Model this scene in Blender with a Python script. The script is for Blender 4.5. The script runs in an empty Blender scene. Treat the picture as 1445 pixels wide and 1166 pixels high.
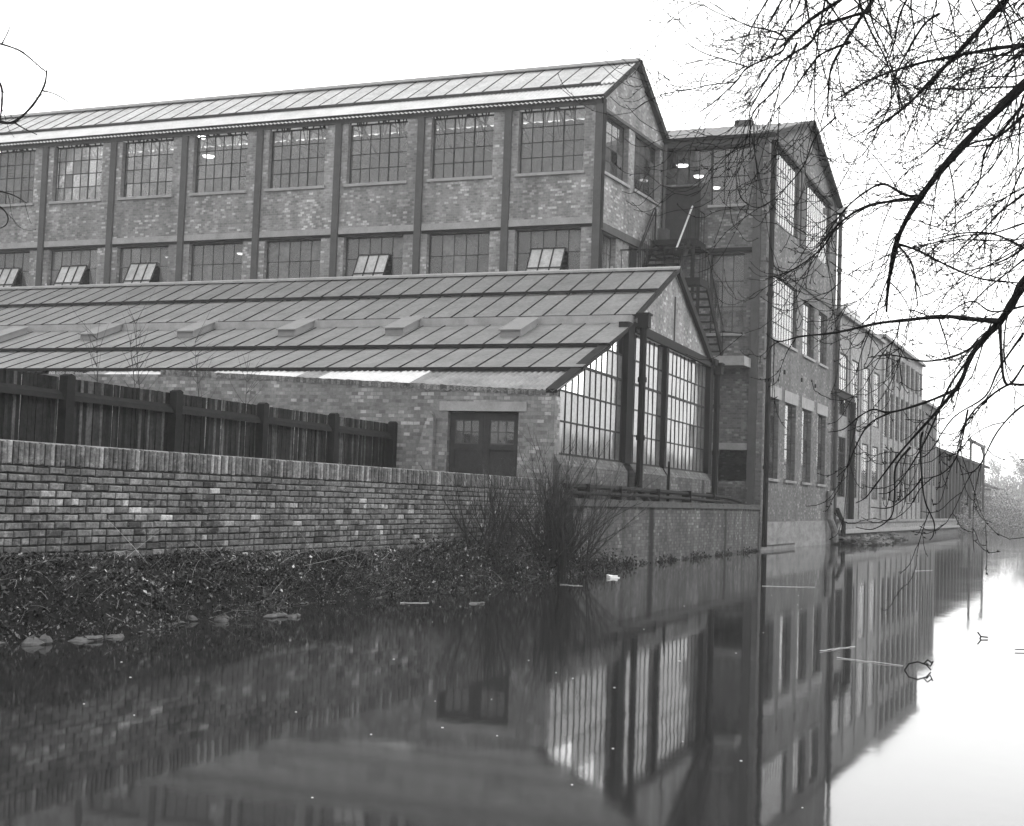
import bpy, math, random
from mathutils import Vector, Matrix, Euler
random.seed(7)
R = random.random
def U(a, b): return a + (b - a) * R()
scene = bpy.context.scene
col = scene.collection

# ------------------------------------------------------------------ camera, sky, sun, exposure
EYE = 1.45
PITCH, ROLL = math.radians(3.478), math.radians(2.045)
F, CX, CY = 1930.0, 722.5, 583.0
cam_d = bpy.data.cameras.new('camera'); cam = bpy.data.objects.new('camera', cam_d); col.objects.link(cam)
scene.camera = cam
cam_d.sensor_fit = 'HORIZONTAL'; cam_d.sensor_width = 36; cam_d.lens = 36 * F / 1445
cam_d.clip_start = 0.1; cam_d.clip_end = 4000
cam.matrix_world = (Matrix.Translation((0, 0, EYE)) @ Euler((math.pi / 2 + PITCH, 0, 0)).to_matrix().to_4x4()
                    @ Matrix.Rotation(ROLL, 4, 'Z'))
SUN_EL, SUN_AZ = math.radians(38), math.radians(80)     # azimuth clockwise from +Y (towards +X)
world = bpy.data.worlds.new("World"); scene.world = world; world.use_nodes = True
nt = world.node_tree; nt.nodes.clear()
wo = nt.nodes.new('ShaderNodeOutputWorld'); bg = nt.nodes.new('ShaderNodeBackground')
sky = nt.nodes.new('ShaderNodeTexSky'); sky.sky_type = 'NISHITA'; sky.sun_disc = False
sky.sun_elevation = SUN_EL; sky.sun_rotation = SUN_AZ; sky.dust_density = 4; sky.air_density = 1.2
bw = nt.nodes.new('ShaderNodeRGBToBW'); mul = nt.nodes.new('ShaderNodeMath'); mul.operation = 'MULTIPLY_ADD'
mul.inputs[1].default_value = 0.35; mul.inputs[2].default_value = 15.5   # a bright, even overcast in monochrome
nt.links.new(sky.outputs[0], bw.inputs[0]); nt.links.new(bw.outputs[0], mul.inputs[0])
nt.links.new(mul.outputs[0], bg.inputs['Color']); bg.inputs['Strength'].default_value = 0.145
nt.links.new(bg.outputs[0], wo.inputs[0])
sd = bpy.data.lights.new('sun', 'SUN'); sd.energy = 1.5; sd.angle = math.radians(14); sd.color = (1, 1, 1)
sun = bpy.data.objects.new('sun', sd); col.objects.link(sun)
sv = Vector((math.sin(SUN_AZ) * math.cos(SUN_EL), math.cos(SUN_AZ) * math.cos(SUN_EL), math.sin(SUN_EL)))
sun.rotation_euler = sv.to_track_quat('Z', 'Y').to_euler(); sun.location = (30, 0, 40)
vs = scene.view_settings; vs.view_transform = 'Standard'; vs.look = 'None'; vs.exposure = 0; vs.gamma = 1
vs.use_curve_mapping = False

# ------------------------------------------------------------------ materials (black-and-white photograph: greys)
def G(v): return (v, v, v, 1)
class M:
    def __init__(s, name):
        s.m = bpy.data.materials.new(name); s.m.use_nodes = True; s.t = s.m.node_tree; s.t.nodes.clear()
        s.out = s.n('ShaderNodeOutputMaterial')
    def n(s, t, **k):
        o = s.t.nodes.new(t)
        for a, b in k.items(): setattr(o, a, b)
        return o
    def l(s, a, b): s.t.links.new(a, b)
    def math(s, op, a, b=None, clamp=False):
        o = s.n('ShaderNodeMath', operation=op); o.use_clamp = clamp
        for i, v in enumerate((a, b)):
            if v is None: continue
            if isinstance(v, (int, float)): o.inputs[i].default_value = v
            else: s.l(v, o.inputs[i])
        return o.outputs[0]
    def noise(s, vec, scale, detail=4, rough=.6, stretch=None):
        if stretch:
            mp = s.n('ShaderNodeMapping'); mp.inputs['Scale'].default_value = stretch; s.l(vec, mp.inputs[0]); vec = mp.outputs[0]
        o = s.n('ShaderNodeTexNoise'); o.inputs['Scale'].default_value = scale
        o.inputs['Detail'].default_value = detail; o.inputs['Roughness'].default_value = rough
        s.l(vec, o.inputs['Vector']); return o.outputs[0]
    def ramp(s, fac, stops, interp='LINEAR'):
        o = s.n('ShaderNodeValToRGB'); e = o.color_ramp.elements; o.color_ramp.interpolation = interp
        while len(e) < len(stops): e.new(0.5)
        for i, (p, v) in enumerate(stops): e[i].position = p; e[i].color = G(v)
        s.l(fac, o.inputs[0]); return o.outputs[0]
    def pos(s): return s.n('ShaderNodeNewGeometry').outputs['Position']
    def uv(s): return s.n('ShaderNodeTexCoord').outputs['UV']
    def principled(s, colr, rough=.8, spec=.3, bump=None, bs=.3, bd=.01, metal=0):
        p = s.n('ShaderNodeBsdfPrincipled')
        if isinstance(colr, (int, float)): p.inputs['Base Color'].default_value = G(colr)
        else: s.l(colr, p.inputs['Base Color'])
        if isinstance(rough, (int, float)): p.inputs['Roughness'].default_value = rough
        else: s.l(rough, p.inputs['Roughness'])
        p.inputs['Specular IOR Level'].default_value = spec; p.inputs['Metallic'].default_value = metal
        if bump is not None:
            b = s.n('ShaderNodeBump'); b.inputs['Strength'].default_value = bs; b.inputs['Distance'].default_value = bd
            s.l(bump, b.inputs['Height']); s.l(b.outputs[0], p.inputs['Normal'])
        s.l(p.outputs[0], s.out.inputs[0]); return p

def brick_mat(name, dark, mid, light, mortar, soot=.5, specks=.9, streak=.0, white=0.0, drips=()):
    m = M(name); uv = m.uv()
    b = m.n('ShaderNodeTexBrick'); m.l(uv, b.inputs['Vector'])
    b.inputs['Color1'].default_value = G(0); b.inputs['Color2'].default_value = G(1); b.inputs['Mortar'].default_value = G(.5)
    b.inputs['Scale'].default_value = 1; b.inputs['Mortar Size'].default_value = .0065; b.inputs['Mortar Smooth'].default_value = .3
    b.inputs['Brick Width'].default_value = .15; b.inputs['Row Height'].default_value = .0775; b.offset = .5
    patch = m.noise(uv, .55, 5, .65)
    shift = m.math('ADD', b.outputs['Color'], m.math('MULTIPLY', m.math('SUBTRACT', patch, .5), .75))
    tone = m.ramp(shift, [(0, dark), (.35, mid), (.78, mid * 1.2), (specks, light * .75), (1, light)])
    mix = m.n('ShaderNodeMix', data_type='RGBA'); m.l(b.outputs['Fac'], mix.inputs['Factor'])
    m.l(tone, mix.inputs['A']); mix.inputs['B'].default_value = G(mortar)
    big = m.noise(uv, .35, 6, .7); fine = m.noise(uv, 14, 3, .7)
    st = m.noise(uv, 1.2, 4, .6, (1.6, .18, 1))
    k = m.math('MULTIPLY', m.ramp(big, [(.3, 1 - soot), (.65, 1.0)]), m.ramp(fine, [(.3, .8), (.7, 1.12)]))
    if streak: k = m.math('MULTIPLY', k, m.ramp(st, [(.38, 1 - streak), (.6, 1)]))
    if drips:      # black runs of slime where the rainwater pipes discharge down the wall
        sp = m.n('ShaderNodeSeparateXYZ'); m.l(uv, sp.inputs[0])
        for u_, w_ in drips:
            x_ = m.math('ADD', m.math('SUBTRACT', sp.outputs[0], u_), m.math('MULTIPLY', m.math('SUBTRACT', patch, .5), .5))
            k = m.math('MULTIPLY', k, m.ramp(m.math('DIVIDE', m.math('ABSOLUTE', x_), w_ * 3), [(.2, .18), (.6, 1)]))
    mm = m.n('ShaderNodeMix', data_type='RGBA', blend_type='MULTIPLY'); mm.inputs['Factor'].default_value = 1
    m.l(mix.outputs['Result'], mm.inputs['A']); m.l(k, mm.inputs['B'])
    res = mm.outputs['Result']
    if white:
        w = m.noise(uv, 2.2, 6, .75, (1, .6, 1)); wf = m.ramp(w, [(.56, 0), (.68, white)])
        m2 = m.n('ShaderNodeMix', data_type='RGBA'); m.l(wf, m2.inputs['Factor']); m.l(res, m2.inputs['A']); m2.inputs['B'].default_value = G(light)
        res = m2.outputs['Result']
    h = m.math('SUBTRACT', m.math('MULTIPLY', fine, .5), b.outputs['Fac'])
    m.principled(res, .9, .15, h, .6, .01); return m.m

def grime(name, base, var=.35, scale=3, rough=.7, spec=.3, bs=.25, stretch=None, metal=0, uvc=False):
    m = M(name); p = m.uv() if uvc else m.pos()
    n1 = m.noise(p, scale, 6, .68, stretch); n2 = m.noise(p, scale * 9, 3, .7)
    v = m.math('ADD', m.math('MULTIPLY', n1, .7), m.math('MULTIPLY', n2, .3))
    c = m.ramp(v, [(.3, base * (1 - var)), (.5, base), (.72, base * (1 + var))])
    m.principled(c, rough, spec, n2, bs, .01, metal); return m.m

def glass_mat(name, tint=.8, dirt=.18, refl=1.0, ior=1.5):
    m = M(name); p = m.pos(); oi = m.n('ShaderNodeObjectInfo')
    tr = m.n('ShaderNodeBsdfTransparent'); tr.inputs[0].default_value = G(tint)
    gl = m.n('ShaderNodeBsdfGlossy'); gl.inputs['Roughness'].default_value = .04; gl.inputs['Color'].default_value = G(refl)
    df = m.n('ShaderNodeBsdfDiffuse'); df.inputs[0].default_value = G(.16)
    fr = m.n('ShaderNodeFresnel'); fr.inputs[0].default_value = ior
    m1 = m.n('ShaderNodeMixShader'); m.l(fr.outputs[0], m1.inputs[0]); m.l(tr.outputs[0], m1.inputs[1]); m.l(gl.outputs[0], m1.inputs[2])
    d = m.math('MULTIPLY', m.ramp(m.noise(p, 2.5, 5, .7), [(.3, .4), (.7, 1.4)]), dirt)
    d = m.math('MULTIPLY', d, m.math('ADD', m.math('MULTIPLY', oi.outputs['Random'], 2.0), .1))
    m2 = m.n('ShaderNodeMixShader'); m.l(d, m2.inputs[0]); m.l(m1.outputs[0], m2.inputs[1]); m.l(df.outputs[0], m2.inputs[2])
    b = m.n('ShaderNodeBump'); b.inputs['Strength'].default_value = .12; b.inputs['Distance'].default_value = .01
    m.l(m.noise(p, 1.4, 2, .5), b.inputs['Height']); m.l(b.outputs[0], gl.inputs['Normal'])
    m.l(m2.outputs[0], m.out.inputs[0]); return m.m

def frosted_mat(name, trans=.45, dif=.25, gloss=.25, rough=.25, var=.2, ior=1.45):
    """obscured or wired glass: diffuses light both ways with a dull sheen"""
    m = M(name); p = m.pos(); oi = m.n('ShaderNodeObjectInfo')
    k = m.math('ADD', m.math('MULTIPLY', oi.outputs['Random'], var), 1 - var / 2)
    k = m.math('MULTIPLY', k, m.ramp(m.noise(p, 1.3, 6, .7), [(.3, .66), (.7, 1.2)])); k = m.math('MULTIPLY', k, m.ramp(m.noise(p, 11, 4, .75), [(.36, .78), (.5, 1), (.68, 1.16)]))
    def g(v):
        return m.math('MULTIPLY', k, v)
    tl = m.n('ShaderNodeBsdfTranslucent'); m.l(g(trans * 2), tl.inputs[0])
    df = m.n('ShaderNodeBsdfDiffuse'); m.l(g(dif * 2), df.inputs[0])
    gl = m.n('ShaderNodeBsdfGlossy'); gl.inputs['Roughness'].default_value = rough; gl.inputs[0].default_value = G(gloss / .3)
    a = m.n('ShaderNodeMixShader'); a.inputs[0].default_value = .5; m.l(tl.outputs[0], a.inputs[1]); m.l(df.outputs[0], a.inputs[2])
    fr = m.n('ShaderNodeFresnel'); fr.inputs[0].default_value = ior
    b = m.n('ShaderNodeMixShader'); m.l(fr.outputs[0], b.inputs[0]); m.l(a.outputs[0], b.inputs[1]); m.l(gl.outputs[0], b.inputs[2])
    m.l(b.outputs[0], m.out.inputs[0]); return m.m

def tone_mat(name, rough=.9, bs=.5, ns=28, var=.3, spec=.2, lime=0):
    """pieces whose own shade is stored on the mesh (bricks, boards, leaves)"""
    m = M(name); a = m.n('ShaderNodeVertexColor', layer_name='tone'); p = m.pos()
    n1 = m.noise(p, ns, 4, .7); n2 = m.noise(p, ns * .3, 3, .6)
    k = m.math('MULTIPLY', m.ramp(n1, [(.3, 1 - var), (.7, 1 + var)]), m.ramp(n2, [(.3, .72), (.7, 1.15)])); k = m.math('MULTIPLY', k, m.ramp(m.noise(p, 1.1, 5, .7), [(.34, .62), (.62, 1.15)]))
    mm = m.n('ShaderNodeMix', data_type='RGBA', blend_type='MULTIPLY'); mm.inputs['Factor'].default_value = 1
    m.l(a.outputs[0], mm.inputs['A']); m.l(k, mm.inputs['B'])
    res = mm.outputs['Result']
    if lime:      # lime bloom crossing the bricks
        f = m.ramp(m.noise(p, 7, 6, .8, (1, 1, 1.6)), [(.54, 0), (.66, lime)])
        m2 = m.n('ShaderNodeMix', data_type='RGBA'); m.l(f, m2.inputs['Factor']); m.l(res, m2.inputs['A']); m2.inputs['B'].default_value = G(.30); res = m2.outputs['Result']
    m.principled(res, rough, spec, n1, bs, .006); return m.m

MB_MAIN = brick_mat('sooty stock brick', .175, .225, .50, .26, .42, .93, .3)
MB_BLOCK = brick_mat('grey brick', .085, .122, .28, .14, .35, .92, .25)
MB_RET = brick_mat('canal side brick', .07, .105, .22, .075, .5, .93, .45, 0, ((5.55, .16), (13.05, .12)))
MB_YARD = brick_mat('patched yard brick', .12, .18, .38, .17, .4, .9, .2, .12)
MB_FAR = brick_mat('distant brick', .16, .23, .38, .24, .35, .93, .15)
MB_FARD = brick_mat('distant dark brick', .09, .13, .2, .13, .35, .93, .15)
M_CONC = grime('weathered concrete', .21, .3, 2.5, .9, .2, .35)
M_CONCB = grime('pale stained concrete', .16, .6, 1.6, .9, .2, .35, (1, 1, 2.5))
M_STEEL = grime('dark painted steelwork', .06, .3, 3, .7, .06, .1)
M_IRON = grime('black iron', .010, .4, 5, .7, .05, .1)
M_BAR = grime('steel glazing bar', .025, .3, 6, .7, .06, .05)
M_RAIL = grime('pale handrail', .30, .3, 6, .45, .5, .05)  # lighter than the other ironwork, for a single rail
M_CORR = grime('pale corrugated sheet', .37, .28, 1.3, .75, .3, .15)
M_CORRD = grime('mossy corrugated sheet', .15, .55, 1.6, .9, .2, .4)
M_LEAD = grime('lead flashing', .11, .3, 3, .6, .4, .15)
M_STEELG = grime('dusty grey lid', .13, .2, 2, .7, .3, .1)
M_DARK = grime('dark timber', .012, .5, 6, .9, .04, .3)
M_DOOR = grime('dull dark door paint', .028, .5, 4, .7, .1, .15)
M_INT = grime('sooty interior', .08, .3, 1.5, .9, .1, .1)
M_INTL = grime('limewashed interior', .20, .3, 1.5, .9, .1, .1)
M_GLASS = glass_mat('grimy window glass', .84, .22)
M_GLASSC = glass_mat('canal side window glass', .72, .10, 1.0, 1.75)
M_GLASSD = glass_mat('sooty window glass', .55, .40)
M_FROST = frosted_mat('obscured wall glass', .27, .07, .3, .07, .3, 1.75)
M_RGLASS = frosted_mat('wired roof glass', .42, .085, .12, .45, .12)
M_RGLASSB = frosted_mat('pale wired roof glass', .5, .25, .16, .4, .10)
M_BRICKP = tone_mat('hand made brick', .9, .8, 30, .5, .1, .5)
M_MORT = grime('recessed dark mortar', .022, .4, 8, .95, .1, .4)
M_BOARD = tone_mat('tarred board', .9, .3, 14, .45, .04)
M_LITTER = tone_mat('dead leaf and straw', .9, .2, 40, .3, .05)
M_BARK = grime('wet black bark', .009, .4, 14, .9, .04, .4)
M_TWIG = grime('bare shrub twig', .03, .6, 9, .9, .05, .2)
M_PTWIG = grime('haze-pale branch', .2, .3, 2, .9, .1, .1)  # bark colour paled to carry the haze over the distant trees
M_MOSS = grime('mossy coping', .06, .5, 3, .9, .1, .5)
M_EARTH = grime('dark wet earth', .013, .8, 6, .95, .02, 1.0)
M_YARDG = grime('yard ground', .09, .4, 1.2, .95, .1, .3)
M_STONE = grime('pale wet stone', .06, .8, 16, .7, .3, .4)
M_WHITE = grime('pale litter', .55, .15, 8, .7, .3, .1)
M_LEAF = grime('evergreen scrub', .05, .6, 2, .8, .2, .3)
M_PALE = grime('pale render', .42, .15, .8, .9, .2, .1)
m = M('lamp glow'); e = m.n('ShaderNodeEmission'); e.inputs[0].default_value = G(1); e.inputs[1].default_value = 9; m.l(e.outputs[0], m.out.inputs[0]); M_GLOW = m.m

m = M('canal water'); p = m.pos()
w1 = m.noise(p, 1.1, 3, .5, (1, .55, 1)); w2 = m.noise(p, 7, 2, .5, (1, .5, 1)); w3 = m.noise(p, .25, 3, .5)
hgt = m.math('ADD', m.math('MULTIPLY', w1, .7), m.math('MULTIPLY', w2, .10))
pr = m.principled(.014, m.ramp(w3, [(.35, .035), (.7, .075)]), .5, hgt, .35, .006)
pr.inputs['IOR'].default_value = 1.5
M_WATER = m.m

# ------------------------------------------------------------------ mesh helpers
class Fr:
    """affine frame: P(a,b,z) = o + a*ex + b*ey"""
    def __init__(s, o, ex, ey): s.o = Vector((o[0], o[1])); s.ex = Vector(ex); s.ey = Vector(ey); s.h = ex[0] * ey[1] - ex[1] * ey[0]
    def P(s, a, b, z):
        q = s.o + s.ex * a + s.ey * b; return Vector((q.x, q.y, z))
    def neg_b(s): return Fr(s.o, s.ex, -s.ey)                       # facade along a, outward = +n
    def side(s): return Fr(s.o, s.ey, -s.ex)                        # facade along b, outward = +n
    def shift(s, a=0, b=0): q = s.P(a, b, 0); return Fr((q.x, q.y), s.ex, s.ey)
def D(deg): a = math.radians(deg); return Vector((math.sin(a), math.cos(a)))
ID = Fr((0, 0), Vector((1, 0)), Vector((0, 1)))
QF = [(0, 3, 2, 1), (4, 5, 6, 7), (0, 1, 5, 4), (1, 2, 6, 5), (2, 3, 7, 6), (3, 0, 4, 7)]
class MB:
    def __init__(s): s.v = []; s.f = []; s.uv = []; s.mi = []; s.tone = []
    def face(s, fr, pts, uvs=None, mi=0, tone=None, flip=False):
        i = len(s.v)
        s.v += [fr.P(*p) for p in pts]; idx = list(range(i, i + len(pts)))
        if uvs is None:
            a, b, c = [Vector(q) for q in pts[:3]]; n = (b - a).cross(c - a)
            ax = max(range(3), key=lambda k: abs(n[k]) * (1.02 if k == 2 else 1))
            uvs = [((q[1], q[2]), (q[0], q[2]), (q[0], q[1]))[ax] for q in pts]
        if flip: idx.reverse(); uvs = list(reversed(uvs))
        s.f.append(idx); s.uv += uvs; s.mi.append(mi); s.tone += [tone if tone is not None else .5] * len(pts)
    def hexa(s, fr, p, mi=0, tone=None):
        fl = fr.h < 0
        for q in QF: s.face(fr, [p[k] for k in q], None, mi, tone, fl)
    def box(s, fr, a0, a1, b0, b1, z0, z1, mi=0, tone=None):
        if a1 < a0: a0, a1 = a1, a0
        if b1 < b0: b0, b1 = b1, b0
        s.hexa(fr, [(a0, b0, z0), (a1, b0, z0), (a1, b1, z0), (a0, b1, z0), (a0, b0, z1), (a1, b0, z1), (a1, b1, z1), (a0, b1, z1)], mi, tone)
    def prism(s, fr, poly, b0, b1, mi=0):
        """polygon in (a,z), extruded along b"""
        n = len(poly)
        s.face(fr, [(a, b0, z) for a, z in poly], None, mi); s.face(fr, [(a, b1, z) for a, z in reversed(poly)], None, mi)
        for i in range(n):
            (a, z), (c, w) = poly[i], poly[(i + 1) % n]
            s.face(fr, [(a, b0, z), (a, b1, z), (c, b1, w), (c, b0, w)], None, mi)
    def bar(s, p, q, w, h=None, mi=0, up=(0, 0, 1)):
        p, q = Vector(p), Vector(q); h = h or w; d = (q - p).normalized(); upv = Vector(up)
        if abs(d.dot(upv)) > .98: upv = Vector((1, 0, 0))
        x = d.cross(upv).normalized() * w / 2; y = x.cross(d).normalized() * h / 2
        pts = [p - x - y, p + x - y, p + x + y, p - x + y, q - x - y, q + x - y, q + x + y, q - x + y]
        for k in QF: s.face(ID, [pts[j] for j in k], None, mi)
    def tube(s, pts, rad, sides=5, mi=0, tone=None, cap=True):
        pts = [Vector(p) for p in pts]; n = len(pts); i0 = len(s.v)
        if isinstance(rad, (int, float)): rad = [rad] * n
        ref = None
        for i, p in enumerate(pts):
            d = (pts[min(i + 1, n - 1)] - pts[max(i - 1, 0)])
            d = d.normalized() if d.length > 1e-9 else Vector((0, 0, 1))
            if ref is None: ref = d.orthogonal().normalized()
            x = (ref - d * ref.dot(d)); x = x.normalized() if x.length > 1e-6 else d.orthogonal().normalized(); ref = x
            y = d.cross(x)
            for k in range(sides):
                t = 2 * math.pi * k / sides; s.v.append(p + (x * math.cos(t) + y * math.sin(t)) * rad[i])
        L = 0
        for i in range(n - 1):
            L2 = L + (pts[i + 1] - pts[i]).length
            for k in range(sides):
                k2 = (k + 1) % sides; a = i0 + i * sides
                s.f.append([a + k, a + k2, a + sides + k2, a + sides + k]); s.mi.append(mi)
                s.uv += [(k / sides, L), ((k + 1) / sides, L), ((k + 1) / sides, L2), (k / sides, L2)]; s.tone += [tone if tone is not None else .5] * 4
            L = L2
        if cap and sides > 3:
            for a in (i0, i0 + (n - 1) * sides):
                s.f.append([a + k for k in range(sides)]); s.mi.append(mi); s.uv += [(0, 0)] * sides; s.tone += [tone or .5] * sides
    def build(s, name, mats, parent=None, label=None, kind=None, smooth=False, cat=None, group=None, origin=None):
        if not s.f: return None
        if not isinstance(mats, (list, tuple)): mats = [mats]
        org = origin or (ORG.get(parent.name) if parent else None) or Vector((0, 0, 0))
        me = bpy.data.meshes.new(name)
        me.from_pydata([v - org for v in s.v], [], s.f)
        ul = me.uv_layers.new(name='UVMap'); ul.data.foreach_set('uv', [c for t in s.uv for c in t])
        ca = me.color_attributes.new('tone', 'FLOAT_COLOR', 'CORNER')
        ca.data.foreach_set('color', [c for t in s.tone for c in (t, t, t, 1)])
        for mt in mats: me.materials.append(mt)
        me.polygons.foreach_set('material_index', s.mi)
        if smooth: me.polygons.foreach_set('use_smooth', [True] * len(s.f))
        me.update()
        o = bpy.data.objects.new(name, me); col.objects.link(o)
        if parent: o.parent = parent
        else: o.location = org
        ORG[o.name] = org
        if label: o['label'] = label
        if kind: o['kind'] = kind
        if cat: o['category'] = cat
        if group: o['group'] = group
        return o
ORG = {}
def thing(name, label, cat, loc, group=None):
    o = bpy.data.objects.new(name, None); col.objects.link(o); o.location = loc; o.empty_display_size = .3
    o['label'] = label; o['category'] = cat; ORG[o.name] = Vector(loc)
    if group: o['group'] = group
    return o
def put(name, me, parent, world_pos, rot=None):
    """another object sharing mesh data"""
    o = bpy.data.objects.new(name, me); col.objects.link(o); o.parent = parent
    o.location = Vector(world_pos) - (ORG[parent.name] if parent else Vector((0, 0, 0)))
    if rot: o.rotation_euler = rot
    if parent: ORG[o.name] = ORG[parent.name]
    return o

# pixel ray of the photograph -> world, for laying a thing out at its own distance
cR, sR, cP, sP = math.cos(ROLL), math.sin(ROLL), math.cos(PITCH), math.sin(PITCH)
def ray(px, py):
    dx, dy = (px - CX) / F, -(py - CY) / F
    x = dx * cR - dy * sR; y = dx * sR + dy * cR
    return Vector((x, cP - y * sP, sP + y * cP))
def at(px, py, dist): r = ray(px, py); return r * (dist / r.y) + Vector((0, 0, EYE))
def onz(px, py, z=0): r = ray(px, py); return r * ((z - EYE) / r.z) + Vector((0, 0, EYE))

def wall_grid(mb, fr, u0, u1, z0, z1, holes, thick, n1=0.0, mi=0):
    """wall from u0..u1, z0..z1 with rectangular openings; outer face at n1"""
    zs = sorted({z0, z1} | {h[2] for h in holes} | {h[3] for h in holes}); zs = [z for z in zs if z0 <= z <= z1]
    for za, zb in zip(zs, zs[1:]):
        if zb - za < 1e-5: continue
        cut = sorted((h[0], h[1]) for h in holes if h[2] < zb - 1e-6 and h[3] > za + 1e-6); u = u0
        for c0, c1 in cut:
            if c0 > u + 1e-6: mb.box(fr, u, c0, n1 - thick, n1, za, zb, mi)
            u = max(u, c1)
        if u < u1 - 1e-6: mb.box(fr, u, u1, n1 - thick, n1, za, zb, mi)

PANE = {}
def pane_mesh(fr, w, h, mat, t=.006):
    key = (round(w, 3), round(h, 3), mat.name, round(fr.ex.x, 4), round(fr.ex.y, 4))
    if key not in PANE:
        mb = MB(); f0 = Fr((0, 0), fr.ex, fr.ey); mb.box(f0, -w / 2, w / 2, -t / 2, t / 2, -h / 2, h / 2)
        me = bpy.data.meshes.new('pane'); me.from_pydata(mb.v, [], mb.f); me.materials.append(mat); me.update(); PANE[key] = me
    return PANE[key]
def window(root, fr, u0, u1, z0, z1, cols, rows, glass, rec=.16, bw=.027, fw=.045, pieces=True, sill=None, skip=(), sash=None, zr=None, heavy=()):
    """steel window: frame with glazing bars (part), one pane object per light (sub-parts)"""
    mb = MB(); n0, n1 = -rec - .04, -rec - .002
    mb.box(fr, u0, u0 + fw, n0, n1, z0, z1); mb.box(fr, u1 - fw, u1, n0, n1, z0, z1)
    mb.box(fr, u0 + fw, u1 - fw, n0, n1, z0, z0 + fw); mb.box(fr, u0 + fw, u1 - fw, n0, n1, z1 - fw, z1)
    us = [u0 + fw + (u1 - u0 - 2 * fw) * i / cols for i in range(cols + 1)]
    zs = zr or [z0 + fw + (z1 - z0 - 2 * fw) * i / rows for i in range(rows + 1)]
    rows = len(zs) - 1
    for i, u in enumerate(us[1:-1]):
        w = bw * (1.7 if (i + 1) in heavy else 1); mb.box(fr, u - w / 2, u + w / 2, n0 + .006, n1 - .003, z0 + fw, z1 - fw)
    for j, z in enumerate(zs[1:-1]):
        mb.box(fr, u0 + fw, u1 - fw, n0 + .01, n1 - .0055, z - bw * .5, z + bw * .5)
    wn = mb.build('window', M_BAR, root)
    if sill:
        s = MB(); s.box(fr, u0 - .06, u1 + .06, -rec - .08, .07, z0 - .09, z0); s.build('sill', sill, wn)
    join = MB()
    for i in range(cols):
        for j in range(rows):
            if (i, j) in skip: continue
            w, h = us[i + 1] - us[i] - .004, zs[j + 1] - zs[j] - .004
            uc, zc = (us[i] + us[i + 1]) / 2, (zs[j] + zs[j + 1]) / 2
            if pieces:
                put('pane', pane_mesh(fr, w, h, glass), wn, fr.P(uc, -rec - .016, zc), (U(-.006, .006), U(-.006, .006), U(-.004, .004)))
            else: join.box(fr, uc - w / 2, uc + w / 2, -rec - .019, -rec - .013, zc - h / 2, zc + h / 2)
    if not pieces: join.build('glazing', glass, wn)
    if sash:      # a top-hung light pushed open at the bottom
        a0, a1, zt, hh, out = sash
        p = lambda u, t, o: (u, -rec + .02 + (out * t) + o, zt - hh * math.cos(.45) * t)
        s = MB()
        s.hexa(fr, [p(a0, 1, -.01), p(a1, 1, -.01), p(a1, 1, .01), p(a0, 1, .01), p(a0, 0, -.01), p(a1, 0, -.01), p(a1, 0, .01), p(a0, 0, .01)], 1)
        for i in range(4):
            u = a0 + (a1 - a0) * i / 3; w = .016
            s.hexa(fr, [p(u - w, 1, .012), p(u + w, 1, .012), p(u + w, 1, .04), p(u - w, 1, .04), p(u - w, 0, .012), p(u + w, 0, .012), p(u + w, 0, .04), p(u - w, 0, .04)])
        for t in (0, .62, 1):
            s.hexa(fr, [p(a0, min(1, t + .02), .014), p(a1, min(1, t + .02), .014), p(a1, min(1, t + .02), .038), p(a0, min(1, t + .02), .038), p(a0, t - .02, .014), p(a1, t - .02, .014), p(a1, t - .02, .038), p(a0, t - .02, .038)])
        s.build('open_light', [M_BAR, M_SASH], wn, label='top-hung light pushed open, sky reflection put into its pale colour')
    return wn
M_SASH = frosted_mat('sky-pale opened light', .2, .26, .25, .3, .1)  # pale body colour carries the sky's reflection on the opened lights

def corrugated(mb, fr, a0, a1, b0, z0, b1, z1, pitch=.146, amp=.022, th=.0, rag=0):
    n = int((a1 - a0) / pitch * 6); prev = None
    for i in range(n + 1):
        a = a0 + (a1 - a0) * i / n; w = amp * math.sin(2 * math.pi * (a - a0) / pitch)
        cur = [(a, b0, z0 + w), (a, b1, z1 + w)]
        if prev:
            mb.face(fr, [prev[0], cur[0], cur[1], prev[1]]); 
            lo = lambda q: (q[0], q[1], q[2] - .012)
            mb.face(fr, [lo(prev[0]), lo(prev[1]), lo(cur[1]), lo(cur[0])]); mb.face(fr, [prev[0], lo(prev[0]), lo(cur[0]), cur[0]])
        prev = cur
def slab(mb, fr, a0, a1, b0, z0, b1, z1, th, mi=0):
    """sloping slab between (b0,z0) and (b1,z1), top surface given, thickness th"""
    mb.hexa(fr, [(a0, b0, z0 - th), (a1, b0, z0 - th), (a1, b1, z1 - th), (a0, b1, z1 - th), (a0, b0, z0), (a1, b0, z0), (a1, b1, z1), (a0, b1, z1)], mi)

A = D(-67.94)
# ================================================================== SETTING: ground, water
WD = D(21.0); WO = Vector((-4.80, 12.93)); WN = Vector((WD.y, -WD.x))          # foreground wall line, outward normal to the water
FW = Fr(WO, WD, WN)
R0 = Vector((8.04, 43.88)); RB = D(23.6)
GO = Vector((0.86, 27.50)); GB = D(20.7)
S0 = Vector((1.30, 27.55))                                                   # start of the ledge wall
R1 = R0 + RB * 12.45
FB = D(24.2); FF = Fr((R1.x, R1.y), FB, Vector((FB.y, -FB.x)))

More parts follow.
